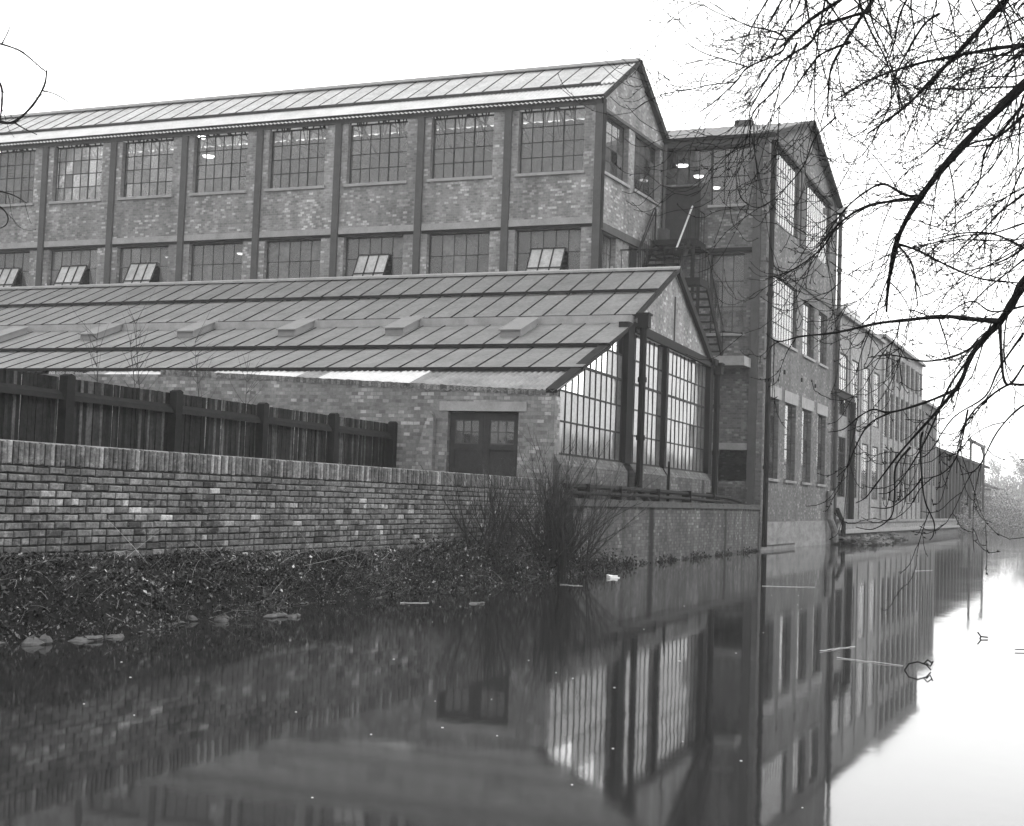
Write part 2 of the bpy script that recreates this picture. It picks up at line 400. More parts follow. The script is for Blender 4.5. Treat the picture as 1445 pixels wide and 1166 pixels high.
mb = MB(); mb.face(ID, [(-420, -120, 0), (420, -120, 0), (420, 520, 0), (-420, 520, 0)])
mb.build('canal_water', M_WATER, kind='structure')
mb = MB(); mb.face(ID, [(-430, -130, -1.6), (430, -130, -1.6), (430, 530, -1.6), (-430, 530, -1.6)])
mb.build('ground', M_EARTH, kind='structure')
def poly_slab(name, pts, z, mat, z0=-1.5):
    mb = MB(); mb.face(ID, [(p[0], p[1], z) for p in pts]); n = len(pts)
    for i in range(n):
        p, q = pts[i], pts[(i + 1) % n]; mb.face(ID, [(p[0], p[1], z0), (q[0], q[1], z0), (q[0], q[1], z), (p[0], p[1], z)])
    return mb.build(name, mat, kind='structure')
back = FW.P(-40, -.25, 0)
far_end = FF.P(43, -.4, 0); end2 = FF.P(330, -30, 0)
poly_slab('yard_ground', [(back.x, back.y), (GO.x - .4, GO.y + .2), (S0.x - .1, S0.y + .3), (R0.x - .25, R0.y), (R1.x - .3, R1.y), (far_end.x, far_end.y), (far_end.x - 2, far_end.y + 3), (end2.x, end2.y), (-420, 480), (-420, -10)], 1.0, M_YARDG)
rb0 = Vector((1.2, -.5)) - D(21) * 60; rb1 = Vector((1.2, -.5)) + D(21) * 30; rb2 = rb1 + D(24.2) * 130; rb3 = rb2 + D(40) * 200
poly_slab('towpath_ground', [(rb0.x, rb0.y), (rb1.x, rb1.y), (rb2.x, rb2.y), (rb3.x, rb3.y), (420, 300), (420, -110), (60, -110)], .7, M_YARDG)

# ================================================================== LONG WORKSHOP (three storeys, behind)
MO = Vector((2.379, 40.315)); MD = D(26.5)
FM = Fr(MO, A, MD); MF = FM.neg_b(); MS = FM.side()      # MF: facade (u = a); MS: gable end (u = b)
NB, BAY, DEP = 9, 2.965, 5.38
L = NB * BAY + .25; ZE, ZR = 13.5, 15.18
root = thing('workshop_building', 'long three storey brick workshop with glazed ridge roof and eight bays of steel windows', 'building', FM.P(0, 0, 1.0))
holes, wins = [], []
for k in range(NB):
    u = k * BAY + .13
    holes.append((u + .42, u + 2.55, 11.28, 13.26)); holes.append((u + .42, u + 2.55, 7.35, 9.56)); holes.append((u + .42, u + 2.55, 3.6, 5.7))
mb = MB(); wall_grid(mb, MF, .0, L, 1.0, 13.26, holes, .30); mb.build('wall', MB_MAIN, root)
gh = [(.24, 2.2, 11.28, 13.1), (2.72, 4.98, 11.28, 13.1), (.3, 1.4, 7.35, 9.46), (2.45, 3.5, 7.1, 9.46)]
mb = MB(); wall_grid(mb, MS, .303, DEP, 1.0, 13.1, gh, .30)
mb.box(MS, .0, .303, -.298, -.002, 13.262, 13.5)
g = [(.0, 13.1), (DEP, 13.1), (DEP, ZE + .06), (DEP / 2, ZR + .05), (.0, ZE + .02)]
mb.prism(MS, g, -.299, -.001); mb.build('gable_wall', MB_MAIN, root)
mb = MB(); wall_grid(mb, FM, 0, L, 1.0, 13.45, [(k * BAY + .6, k * BAY + 2.6, 11.3, 13.1) for k in range(NB)], .25, DEP); mb.build('rear_wall', MB_MAIN, root)
mb = MB(); mb.box(FM, L, L + .3, .02, DEP, 1.0, ZE); mb.prism(Fr(FM.P(L, 0, 0).xy, MD, A), [(0, ZE), (DEP, ZE), (DEP / 2, ZR)], 0, .3); mb.build('end_wall', MB_MAIN, root)
for z in (6.1, 9.9):
    mb = MB(); mb.box(FM, .31, L, .31, DEP - .26, z - .2, z); mb.build('floor_slab', M_INT, root)
mb = MB(); mb.box(FM, .31, L, DEP - .50, DEP - .27, 9.9, 13.6); 
mb.build('inner_partition', M_INT, root)
mb = MB(); mb.box(MF, .0, L, .002, .05, 13.262, 13.44); mb.build('eaves_beam', M_STEEL, root)
mb = MB(); mb.box(MF, -.1, L, .0, .17, 13.442, 13.52); mb.build('gutter', M_IRON, root)
for k in range(NB + 1):
    u = k * BAY + .02 + (0 if k else .02)
    mb = MB(); mb.box(MF, u - .09, u + .13, .004, .09, 1.0, 13.26); mb.build('pilaster', M_STEEL, root)
    if k < NB:
        mb = MB(); mb.box(MF, u + .15, u + BAY - .11, .003, .04, 9.66, 9.86); mb.build('string_course', M_CONC, root)
        mb = MB(); mb.box(MF, u + .15, u + BAY - .11, .003, .028, 9.565, 9.655); mb.build('lintel', M_IRON, root)
mb = MB(); mb.box(MS, .0, DEP, .002, .06, 9.47, 9.72); mb.box(MS, .0, DEP, .06, .09, 9.47, 9.50); mb.build('gable_beam', M_STEEL, root)
mb = MB(); mb.box(MS, .0, DEP, .002, .035, 13.1, 13.2); mb.build('gable_lintel', M_STEEL, root)
mb = MB(); mb.box(MS, -.05, .16, .003, .07, 1.0, 13.45); mb.build('corner_stanchion', M_IRON, root)
for k in range(NB):
    u = k * BAY + .13; pc = True
    hv = (2, 4) if k % 2 else (2,)
    window(root, MF, u + .42, u + 2.55, 11.28, 13.26, 6, 4, M_GLASS, heavy=hv, sill=M_CONC, pieces=k < 8)
    sash = None; sk = ()
    if k in (0, 2, 5, 6, 7): sash = (u + .95, u + 2.05, 8.98, 1.15, .46); sk = tuple((i, j) for i in (1, 2, 3) for j in (1,))
    window(root, MF, u + .42, u + 2.55, 7.35, 9.56, 5, 3, M_GLASSD, zr=[7.41, 8.1, 8.86, 9.515], skip=sk, sash=sash, pieces=k < 8)
    mb = MB(); wn = window(root, MF, u + .42, u + 2.55, 3.6, 5.7, 5, 3, M_GLASS, pieces=False)
window(root, MS, .24, 2.2, 11.28, 13.1, 4, 4, M_GLASS, sill=M_CONC)
window(root, MS, 2.72, 4.98, 11.28, 13.1, 5, 4, M_GLASS, sill=M_CONC)
window(root, MS, .3, 1.4, 7.35, 9.46, 4, 4, M_GLASSD)
mb = MB(); mb.box(MS, 2.45, 3.5, -.2, -.14, 7.1, 9.46); mb.build('door', M_DOOR, root)
# roof: white corrugated eaves strip, glazed upper slope in panels, ridge
sl = (ZR + .06 - ZE) / (DEP / 2)
def zr_(b): return ZE + .04 + sl * (b if b < DEP / 2 else DEP - b)
mb = MB(); corrugated(mb, FM, -.12, L, -.22, zr_(-.22), 1.0, zr_(1.0)); mb.build('corrugated_eaves_sheeting', M_CORR, root)
mb = MB(); corrugated(mb, FM, -.12, L, DEP - .95, zr_(.95), DEP + .22, zr_(-.22), .3); mb.build('corrugated_eaves_sheeting', M_CORR, root)
mb = MB(); corrugated(mb, FM, -.14, .55, .9, zr_(.9) + .07, DEP / 2, zr_(DEP / 2) + .09); mb.build('verge_sheeting', M_CORR, root)
pw = .66; n = int((L - .5) / pw)
mbp = MB(); mbp.hexa(Fr((0, 0), A, MD), [(0, .0, -.02), (pw - .05, 0, -.02), (pw - .05, DEP / 2 - .95, sl * (DEP / 2 - .95) - .02), (0, DEP / 2 - .95, sl * (DEP / 2 - .95) - .02),
                                          (0, 0, 0), (pw - .05, 0, 0), (pw - .05, DEP / 2 - .95, sl * (DEP / 2 - .95)), (0, DEP / 2 - .95, sl * (DEP / 2 - .95))])
me_p = bpy.data.meshes.new('roof_panel'); me_p.from_pydata(mbp.v, [], mbp.f); me_p.materials.append(M_RGLASSB); me_p.update()
bars = MB()
for i in range(n):
    a = .5 + i * pw
    put('roof_panel', me_p, root, FM.P(a, .92, zr_(.92) + .10 + U(-.004, .004)))
    slab(bars, FM, a - .035, a - .008, .90, zr_(.9) + .115, DEP / 2, zr_(DEP / 2) + .115, .04)
slab(bars, FM, .45, L, .88, zr_(.88) + .10, .93, zr_(.93) + .11, .07)
bars.build('roof_glazing_bars', M_BAR, root)
mb = MB(); slab(mb, FM, .0, L, DEP / 2 + .02, zr_(DEP / 2) + .08, DEP - .92, zr_(DEP - .92) + .08, .02); mb.build('rear_roof_glazing', M_RGLASSB, root)
mb = MB()
slab(mb, FM, -.1, L, DEP / 2 - .2, zr_(DEP / 2 - .2) + .19, DEP / 2, zr_(DEP / 2) + .21, .03); slab(mb, FM, -.1, L, DEP / 2, zr_(DEP / 2) + .21, DEP / 2 + .2, zr_(DEP / 2 + .2) + .19, .03)
mb.build('ridge_capping', M_LEAD, root)
mb = MB(); slab(mb, FM, -.16, -.06, -.2, zr_(-.2) + .06, DEP / 2, zr_(DEP / 2) + .14, .13); slab(mb, FM, -.16, -.002, DEP / 2, zr_(DEP / 2) + .14, DEP + .2, zr_(-.2) + .06, .26); mb.build('verge_trim', M_IRON, root)
for k in range(1, 2 * NB):     # light roof trusses seen through the windows
    a = k * BAY / 2 + .1; mb = MB(); P = FM.P
    t0, t1, ap = P(a, .3, ZE - .15), P(a, DEP - .3, ZE - .15), P(a, DEP / 2, ZR - .08)
    mb.bar(t0, t1, .05); mb.bar(t0, ap, .06); mb.bar(ap, t1, .06)
    for f in (.25, .5, .75):
        x = .3 + (DEP - .6) * f; xt = .3 + (DEP - .6) * (f + .125); 
        mb.bar(P(a, x, ZE - .15), P(a, x, zr_(x) - .14), .045)
        mb.bar(P(a, x, ZE - .15), P(a, min(xt, DEP - .3), zr_(xt) - .16), .04)
        xt = .3 + (DEP - .6) * (f - .125); mb.bar(P(a, x, ZE - .15), P(a, xt, zr_(xt) - .16), .04)
    mb.build('roof_truss', M_BAR, root)
# rainwater pipe at the inner corner of the gable
mb = MB(); mb.tube([MS.P(5.25, .09, 13.3), MS.P(5.25, .09, 9.9)], .06, 6); mb.box(MS, 4.95, 5.3, .01, .3, 9.7, 10.45); mb.build('rainwater_pipe', M_STEEL, root)

# ================================================================== ANNEXE: glazed gable + lean-to
GF = Fr(GO, A, GB); GA = GF.neg_b(); GS = GF.side()
LG = 27.0
root = thing('glazed_annexe', 'low brick annexe with a long panelled glass roof and tall glazed gable over the canal', 'building', GF.P(0, 0, 1.0))
ZP = 2.34
# garage wall facing the fence, top rising gently with the roof it cuts off
def ztop(a): return 3.50 + .046 * min(a, 9.6)
dh = (.78, 2.36, 1.0, 3.17)
mb = MB(); wall_grid(mb, GA, 0, LG, 1.0, 3.40, [dh], .34)
N = 40
for i in range(N):
    a0, a1 = LG * i / N, LG * (i + 1) / N
    mb.hexa(GF, [(a0, 0, 3.4), (a1, 0, 3.4), (a1, .34, 3.4), (a0, .34, 3.4), (a0, 0, ztop(a0)), (a1, 0, ztop(a1)), (a1, .34, ztop(a1)), (a0, .34, ztop(a0))])
mb.build('yard_wall', MB_YARD, root)
mb = MB(); mb.box(GA, .6, 2.55, .003, .035, 3.175, 3.37); mb.build('door_lintel', M_CONC, root)
mb = MB(); a = .05     # brick-on-edge coping
while a < 9.6:
    w = .066; z = ztop(a) + U(-.008, .008); mb.box(GF, a, a + w, -.012 + U(-.004, .004), .35, z - .01, z + .105, 0, U(.06, .17)); a += .0765
mb.build('coping_bricks', M_BRICKP, root, kind='stuff')
mb = MB(); mb.prism(GA, [(2.62, 1.0), (3.1, 1.0), (2.95, 2.4), (2.80, 2.95), (2.70, 3.15), (2.62, 3.0)], .002, .16); mb.build('buttress', MB_YARD, root)
# timber doors
for s, (d0, d1) in enumerate(((.79, 1.57), (1.575, 2.35))):
    mb = MB(); z0, z1 = 1.02, 3.15
    mb.box(GA, d0, d1, -.17, -.14, z0, 2.45); mb.box(GA, d0, d0 + .12, -.139, -.11, z0, z1); mb.box(GA, d1 - .12, d1, -.139, -.11, z0, z1)
    mb.box(GA, d0 + .12, d1 - .12, -.139, -.112, 3.0, z1); mb.box(GA, d0 + .12, d1 - .12, -.139, -.112, 2.38, 2.5)
    mb.box(GA, d0 + .12, d1 - .12, -.139, -.115, 1.8, 1.9)
    dr = mb.build('door', M_DOOR, root)
    mb = MB(); w = d1 - d0 - .24
    for i in range(4): u = d0 + .12 + w * i / 3; mb.box(GA, u - .013, u + .013, -.15, -.125, 2.5, 3.0)
    for z in (2.512, 2.75, 2.988): mb.box(GA, d0 + .12, d1 - .12, -.149, -.128, z - .011, z + .011)
    mb.build('glazing_bars', M_STEEL, dr)
    for i in range(3):
        for j in range(2):
            put('pane', pane_mesh(GA, w / 3 - .03, .215, M_GLASSD), dr, GA.P(d0 + .12 + w * (i + .5) / 3, -.14, 2.63 + j * .24))
mb = MB(); mb.box(GA, 1.46, 1.56, -.108, -.09, 1.75, 2.0); mb.build('door_latch', M_STEEL, root)
# sills / plinth below the glass, with splayed brick sills
for (u0, u1) in ((0, 5.02), (5.62, 8.78), (8.9, 14.05)):
    mb = MB(); mb.box(GS, max(u0, .345), u1, -.3, .0, 1.0, 2.30); mb.box(GS, u0 + .02, u1 - .02, .001, .14, 1.3, 2.12)
    mb.prism(Fr(GS.P(u0 + .02, 0, 0).xy, GS.ey, GS.ex), [(.0, 2.121), (.14, 2.121), (.0, 2.33)], 0, u1 - u0 - .04); mb.build('plinth', MB_RET, root)
mb = MB(); mb.box(GS, 5.02, 5.62, -.3, -.002, 1.0, 2.3); mb.box(GS, 8.78, 8.9, -.3, -.04, 1.0, 2.3); mb.build('plinth_joint', M_DARK, root)
# stanchions
for (u0, u1, z1, o) in ((5.05, 5.60, 5.68, .06), (8.80, 9.0, 5.56, .05), (13.95, 14.35, 5.72, .08)):
    mb = MB(); mb.box(GS, u0, u1, -.2, o, ZP - .02, z1); mb.build('stanchion', M_IRON, root)
mb = MB(); mb.box(GS, 8.83, 8.87, .145, .2, 1.45, 2.5); mb.build('slim_pipe', M_IRON, root)
mb = MB(); mb.box(GS, 5.6, 14.0, .0, .09, 5.50, 5.62); mb.box(GS, 5.6, 14.0, .0, .05, 5.622, 5.74); mb.build('gable_beam', M_IRON, root)
# glazed screens: vertical bars + cross bars + one object per pane
ZB = [2.36, 3.03, 3.66, 4.28, 4.86, 5.49]
def zl(u): return 3.60 + .366 * u       # underside of the lean-to rake
def screen(u0, u1, n, top):
    mb = MB(); us = [u0 + (u1 - u0) * i / n for i in range(n + 1)]
    for i, u in enumerate(us):
        w = .05 if i in (0, n) else .03; mb.box(GS, u - w / 2, u + w / 2, -.12, -.062, ZP, top(u))
    for z in ZB[:-1]:
        ua = u0
        if top(u0) < z: ua = u0 + (z - 3.60) / .366
        if ua < u1: mb.box(GS, ua, u1, -.115, -.058, z - (.03 if z == ZB[3] else .018), z + (.03 if z == ZB[3] else .018))
    sc = mb.build('glazed_screen', M_BAR, root)
    for i in range(n):
        a, b = us[i] + .02, us[i + 1] - .02
        for z0, z1 in zip(ZB, ZB[1:]):
            ta, tb = min(z1, top(a)), min(z1, top(b)); z0_ = z0 + .018
            if tb <= z0_ + .02: continue
            if ta >= z1 - 1e-6 and tb >= z1 - 1e-6:
                put('pane', pane_mesh(GS, b - a, z1 - z0_ - .004, M_FROST), sc, GS.P((a + b) / 2, -.08, (z0_ + z1) / 2), (U(-.012, .012), U(-.012, .012), U(-.012, .012)))
            else:
                poly = [(a, z0_), (b, z0_), (b, tb), (a, max(ta, z0_ + .001))]; p = MB(); p.prism(GS, poly, -.083, -.077); p.build('pane', M_FROST, sc)
screen(.05, 5.03, 12, zl); screen(5.70, 8.80, 7, lambda u: 5.50); screen(9.0, 13.95, 11, lambda u: 5.50)
mb = MB(); mb.hexa(GS, [(-.02, -.2, 3.56), (5.4, -.2, 5.56), (5.4, .04, 5.56), (-.02, .04, 3.56), (-.02, -.2, 3.64), (5.4, -.2, 5.65), (5.4, .04, 5.65), (-.02, .04, 3.64)]); mb.build('rake_beam', M_IRON, root)
# brick gable
mb = MB(); mb.prism(GS, [(5.62, 5.742), (13.95, 5.742), (13.95, 5.80), (9.65, 7.55), (5.75, 5.82), (5.62, 5.80)], -.3, .0); mb.build('gable_wall', MB_MAIN, root)
mb = MB(); mb.box(GS, 9.62, 9.66, .0, .035, 5.75, 6.95); mb.build('gable_rib', M_STEEL, root)
# band wall between lean-to and upper roof
mb = MB(); mb.box(GA, 0.02, LG, -5.78, -5.5, 5.45, 5.90); mb.build('clerestory_band', M_CONC, root)
# roofs: stepped rows of panels
def z_up(b): return 5.93 + .453 * (b - 5.85)
def roof_row(b0, z0, b1, z1, a_from, pw, mat, name='roof_panel', th=.025):
    L_ = b1 - b0; dz = z1 - z0
    m0 = MB(); m0.hexa(Fr((0, 0), A, GB), [(0, 0, -th), (pw - .045, 0, -th), (pw - .045, L_, dz - th), (0, L_, dz - th), (0, 0, 0), (pw - .045, 0, 0), (pw - .045, L_, dz), (0, L_, dz)])
    me = bpy.data.meshes.new(name); me.from_pydata(m0.v, [], m0.f); me.materials.append(mat); me.update()
    bars = MB(); n = int((LG - a_from) / pw)
    for i in range(n):
        a = a_from + i * pw
        put(name, me, root, GF.P(a, b0, z0 + U(-.004, .004)))
        slab(bars, GF, a - .036, a - .008, b0 - .02, z0 + .012, b1, z1 + .012, .04)
    slab(bars, GF, a_from - .03, LG, b0 - .03, z0 + .0, b0 + .01, z0 + .012, .08)  # dark strip along the row's lower edge stands for the lap's shade
    bars.build('roof_glazing_bars', M_IRON, root)
PWD = .625
roof_row(7.86, 6.90, 9.66, 7.70, -.08, PWD, M_RGLASS)
roof_row(5.80, 5.95, 7.90, 6.82, -.06, PWD, M_RGLASS)
roof_row(3.50, 4.98, 5.48, 5.70, -.05, PWD, M_RGLASS)
roof_row(1.58, 4.24, 3.54, 4.90, -.05, PWD, M_RGLASS)
mb = MB(); slab(mb, GF, -.1, LG, 9.66, 7.70, 14.0, 5.75, .03); mb.build('rear_roof_slope', M_RGLASS, root)
mb = MB(); slab(mb, GF, -.12, LG, 9.5, 7.73, 9.68, 7.79, .06); slab(mb, GF, -.12, LG, 9.68, 7.79, 9.86, 7.70, .06); mb.build('ridge_capping', M_CONC, root)
mb = MB(); slab(mb, GF, -.13, -.02, 9.66, 7.76, 14.35, 5.68, .22); mb.build('verge_beam', M_IRON, root)
mb = MB(); slab(mb, GF, -.12, -.02, 5.7, 5.95, 9.66, 7.74, .10); mb.build('verge_trim', M_IRON, root)
# corrugated apron: dark mossy sheets near the canal, bare pale ones beyond
mb = MB(); corrugated(mb, GF, -.05, 3.5, -.02, 3.62, 1.7, 4.18); mb.build('corrugated_sheeting', M_CORRD, root)
x = 3.5; k = 0
while x < 12.5:
    w = .62; mb = MB(); corrugated(mb, GF, x, x + w - .01, .08, 3.67 + (.0 if k % 2 else .012), 1.7, 4.19 + (.0 if k % 2 else .012))
    mb.build('corrugated_sheet', M_CORR if k % 5 != 4 else M_CONCB, root); x += w; k += 1
# interior: side wall, floor, posts and trusses seen through the glass
mb = MB(); mb.box(GF, .4, LG, 14.0, 14.3, 1.0, 5.75); mb.build('rear_wall', M_INTL, root)
mb = MB(); mb.box(GF, LG, LG + .3, 0, 14.3, 1.0, 5.4); mb.build('end_wall', MB_YARD, root)
for k in range(1, 9):
    a = k * 3.1; mb = MB(); P = GF.P
    mb.bar(P(a, 5.6, 1.0), P(a, 5.6, 5.5), .16); mb.bar(P(a, 5.7, 5.6), P(a, 13.9, 5.6), .09); mb.bar(P(a, 5.7, 5.6), P(a, 9.66, 7.5), .09); mb.bar(P(a, 13.9, 5.6), P(a, 9.66, 7.5), .09)
    mb.bar(P(a, .3, 3.5), P(a, 5.5, 5.5), .09); mb.bar(P(a, 9.66, 5.6), P(a, 9.66, 7.5), .06); mb.bar(P(a, 7.6, 5.6), P(a, 7.6, 6.5), .06); mb.bar(P(a, 11.7, 5.6), P(a, 11.7, 6.5), .06)
    mb.build('roof_truss', M_BAR, root)
# rainwater pipes with hopper heads, kicking out over the ledge
def kicked_pipe(u, n, ztop_, hop=True, parent=root, fr=GS, kick=.55, r=.085):
    mb = MB(); P = fr.P
    mb.tube([P(u, n, ztop_), P(u, n, 1.75), P(u + .05, n + .06, 1.62), P(u + .38, n + kick, 1.34), P(u + .42, n + kick + .05, 1.2), P(u + .42, n + kick + .05, .80)], r, 8)
    for z in (4.3, 2.9): mb.tube([P(u, n, z), P(u, n, z + .12)], r + .025, 8)
    if hop: mb.box(fr, u - .13, u + .15, n - .13, n + .14, ztop_ - .28, ztop_ + .02); mb.box(fr, u - .17, u + .19, n - .16, n + .17, ztop_ + .02, ztop_ + .07)
    mb.build('rainwater_pipe', M_IRON, parent, smooth=False)
kicked_pipe(5.78, .22, 5.9, kick=.2); kicked_pipe(14.55, .16, 5.6, kick=.1, r=.09)
mb = MB(); mb.box(GS, 13.98, 14.5, -.1, .2, 5.55, 5.75); mb.build('gutter_end', M_IRON, root)

# rooflights standing on the lean-to slope
px_list = [(720, 471), (556, 468), (404, 470), (261, 472), (124, 476), (-12, 480)]
base = None; slope = (5.70 - 4.98) / 1.98
LSL = ['rooflight box on the lean-to roof nearest the glazed gable', 'second rooflight box from the glazed gable on the lean-to roof', 'rooflight box on the lean-to roof, third from the gable',
       'rooflight box on the lean-to roof, fourth from the gable', 'rooflight box on the lean-to roof, last whole one at the left', 'rooflight box on the lean-to roof cut by the left edge of the picture']
def hit_roof(px, py):
    r = ray(px, py); o = Vector((0, 0, EYE)); n = Vector((GB.x * slope, GB.y * slope, -1))
    p0 = GF.P(0, 3.5, 4.98 + .03); t = n.dot(p0 - o) / n.dot(r)
    # plane through A direction: correct the normal so that A lies in it
    e1 = Vector((A.x, A.y, 0)); e2 = Vector((GB.x, GB.y, slope)); n = e1.cross(e2); t = n.dot(p0 - o) / n.dot(r)
    return o + r * t
for (px, py), lab in zip(px_list, LSL):
    p = hit_roof(px, py + 3); t = thing('rooflight', lab, 'rooflight', p, 'rooflight boxes along the lean-to roof')
    fr = Fr((p.x, p.y), A, GB); w, l, h = .26, 1.15, .14
    def zz(b): return p.z + slope * b
    def bx(a0, a1, b0, b1, c0, c1):
        return [(a0, b0, zz(b0) + c0), (a1, b0, zz(b0) + c0), (a1, b1, zz(b1) + c0), (a0, b1, zz(b1) + c0), (a0, b0, zz(b0) + c1), (a1, b0, zz(b0) + c1), (a1, b1, zz(b1) + c1), (a0, b1, zz(b1) + c1)]
    mb = MB(); mb.hexa(fr, bx(-w, w, 0, .05, -.03, h)); mb.hexa(fr, bx(-w, w, l - .05, l, -.03, h)); mb.hexa(fr, bx(-w, -w + .05, .05, l - .05, -.03, h)); mb.hexa(fr, bx(w - .05, w, .05, l - .05, -.03, h))
    mb.build('curb', M_STEELG, t)
    mb = MB(); mb.hexa(fr, bx(-w - .03, w + .03, -.05, l + .03, h + .001, h + .03)); mb.build('lid', M_STEELG, t)

# ================================================================== TALL BLOCK (right, gable to the canal)
FR = Fr(R0, A, RB); RA = FR.neg_b(); RS = FR.side(); DR = 12.4
root = thing('tall_factory_block', 'tall brick factory block rising straight from the canal with a corrugated gabled roof', 'building', FR.P(0, 0, 0))
LR = 12.0
ph = [(.64, 1.9, 11.25, 13.2), (1.9, 3.52, 12.0, 13.2), (2.22, 3.5, 9.98, 11.93), (.7, 1.84, 7.0, 9.62), (.45, 1.56, 2.2, 3.2)]
mb = MB(); wall_grid(mb, RA, .0, LR, -.6, 13.4, ph, .32); mb.build('wall', MB_BLOCK, root)
sh = [(1.32, 4.9, 10.92, 13.5), (6.15, 10.9, 10.92, 13.5), (1.08, 4.9, 7.0, 9.14), (6.05, 8.12, 6.97, 8.98), (8.98, 10.68, 6.97, 8.98),
      (.75, 2.42, 2.34, 5.02), (3.42, 5.18, 2.34, 5.02), (6.28, 7.98, 2.34, 5.02), (9.15, 10.82, 2.34, 5.02)]
mb = MB(); wall_grid(mb, RS, .323, DR, .93, 13.5, sh, .32); mb.box(RS, .0, .323, -.319, -.003, 13.402, 13.5)
mb.prism(RS, [(0, 13.5), (DR, 13.5), (DR, 13.62), (DR / 2, 15.48), (0, 13.62)], -.32, .0); mb.build('canal_wall', MB_BLOCK, root)
mb = MB(); mb.box(RS, .0, 5.3, -.32, .05, -.6, .92); mb.box(RS, .1, 5.25, .05, .11, .16, .40); mb.build('concrete_base', M_CONCB, root)
mb = MB(); mb.box(RS, 5.35, DR, -.32, .01, -.6, .928); mb.build('concrete_base', M_CONCB, root)
mb = MB(); mb.box(FR, 0, LR, DR - .3, DR, 0, 13.4); mb.box(FR, LR, LR + .3, .32, DR, 0, 13.4); mb.build('rear_wall', MB_BLOCK, root)
for z in (6.3, 9.85):
    mb = MB(); mb.box(FR, .33, LR, .33, DR - .32, z - .2, z); mb.build('floor_slab', M_INT, root)
mb = MB(); mb.box(FR, 6.0, 6.2, .33, DR - .32, 0, 13.4); mb.build('inner_partition', M_INT, root)
window(root, RA, .64, 1.9, 11.25, 13.2, 3, 4, M_GLASS, sill=M_CONC, bw=.03); window(root, RA, 1.9, 3.52, 12.0, 13.2, 4, 2, M_GLASS, bw=.03)
mb = MB(); mb.box(RA, 2.24, 3.5, -.22, -.16, 9.98, 11.93); mb.box(RA, 2.2, 3.52, -.158, -.12, 11.83, 11.93); mb.box(RA, 2.24, 3.5, -.159, -.14, 10.9, 10.98); mb.build('door', M_DOOR, root)
window(root, RA, .7, 1.84, 7.0, 9.62, 3, 3, M_GLASSD, sill=M_CONC)
mb = MB(); mb.box(RA, .3, 1.7, .003, .05, 3.2, 3.42); mb.build('lintel', M_CONC, root)
mb = MB(); mb.box(RA, .45, LR, .003, .09, 9.66, 9.80); mb.build('string_beam', M_IRON, root)
mb = MB(); mb.box(RA, .18, .44, .003, .10, 1.2, 13.2); mb.build('pilaster', M_STEEL, root)
mb = MB(); mb.box(RA, .0, LR, .003, .12, 13.21, 13.40); mb.build('eaves_beam', M_STEEL, root)
mb = MB(); mb.box(RA, -.2, LR, .0, .26, 13.402, 13.5); mb.build('gutter', M_IRON, root)
mb = MB(); mb.box(RA, .38, 1.6, .02, 1.0, 5.85, 6.15); mb.build('landing_block', M_CONC, root)
mb = MB(); mb.box(RA, .4, 1.5, .01, .12, 1.0, 2.0); mb.build('low_wall', MB_RET, root)
# canal windows
W = lambda *a, **k: window(root, RS, *a, **k)
W(1.32, 4.9, 10.92, 13.5, 9, 4, M_GLASSC, rec=.06, bw=.034, fw=.06); W(6.15, 10.9, 10.92, 13.5, 12, 4, M_GLASSC, rec=.06, bw=.034, fw=.06)
W(1.08, 4.9, 7.0, 9.14, 9, 4, M_GLASSC, rec=.06, bw=.034, fw=.06, sill=M_CONC)
W(6.05, 8.12, 6.97, 8.98, 4, 4, M_GLASSC, rec=.12, bw=.036, sill=M_CONC, sash=None); W(8.98, 10.68, 6.97, 8.98, 4, 4, M_GLASSC, rec=.12, bw=.036, sill=M_CONC)
for i, (a, b) in enumerate(((.75, 2.42), (3.42, 5.18), (6.28, 7.98), (9.15, 10.82))):
    W(a, b, 2.34, 5.02, 3, 5, M_GLASSC if i < 2 else M_GLASS, rec=.14, bw=.036, skip=((0, 3), (0, 2)) if i == 2 else (), sill=M_CONCB)
    mb = MB(); mb.box(RS, a - .25, b + .25, .003, .03, 5.02, 5.42); mb.build('lintel', M_CONC, root)
mb = MB(); mb.box(RS, 5.1, 5.9, -.1, .06, 10.8, 13.5); mb.build('window_pier', M_STEEL, root)
mb = MB(); mb.box(RS, .0, DR, .003, .05, 9.36, 9.46); mb.build('string_course', M_STEEL, root)
mb = MB(); mb.hexa(RS, [(1.2, .003, 13.44), (11.0, .003, 13.44), (11.0, .07, 13.44), (1.2, .07, 13.44), (1.2, .003, 13.56), (11.0, .003, 13.56), (11.0, .07, 13.56), (1.2, .07, 13.56)]); mb.build('head_beam', M_IRON, root)
for u in (3.0, 5.9, 8.4):
    mb = MB(); mb.box(RS, u, u + .12, .002, .05, 5.95, 6.09); mb.build('wall_tie', M_IRON, root)
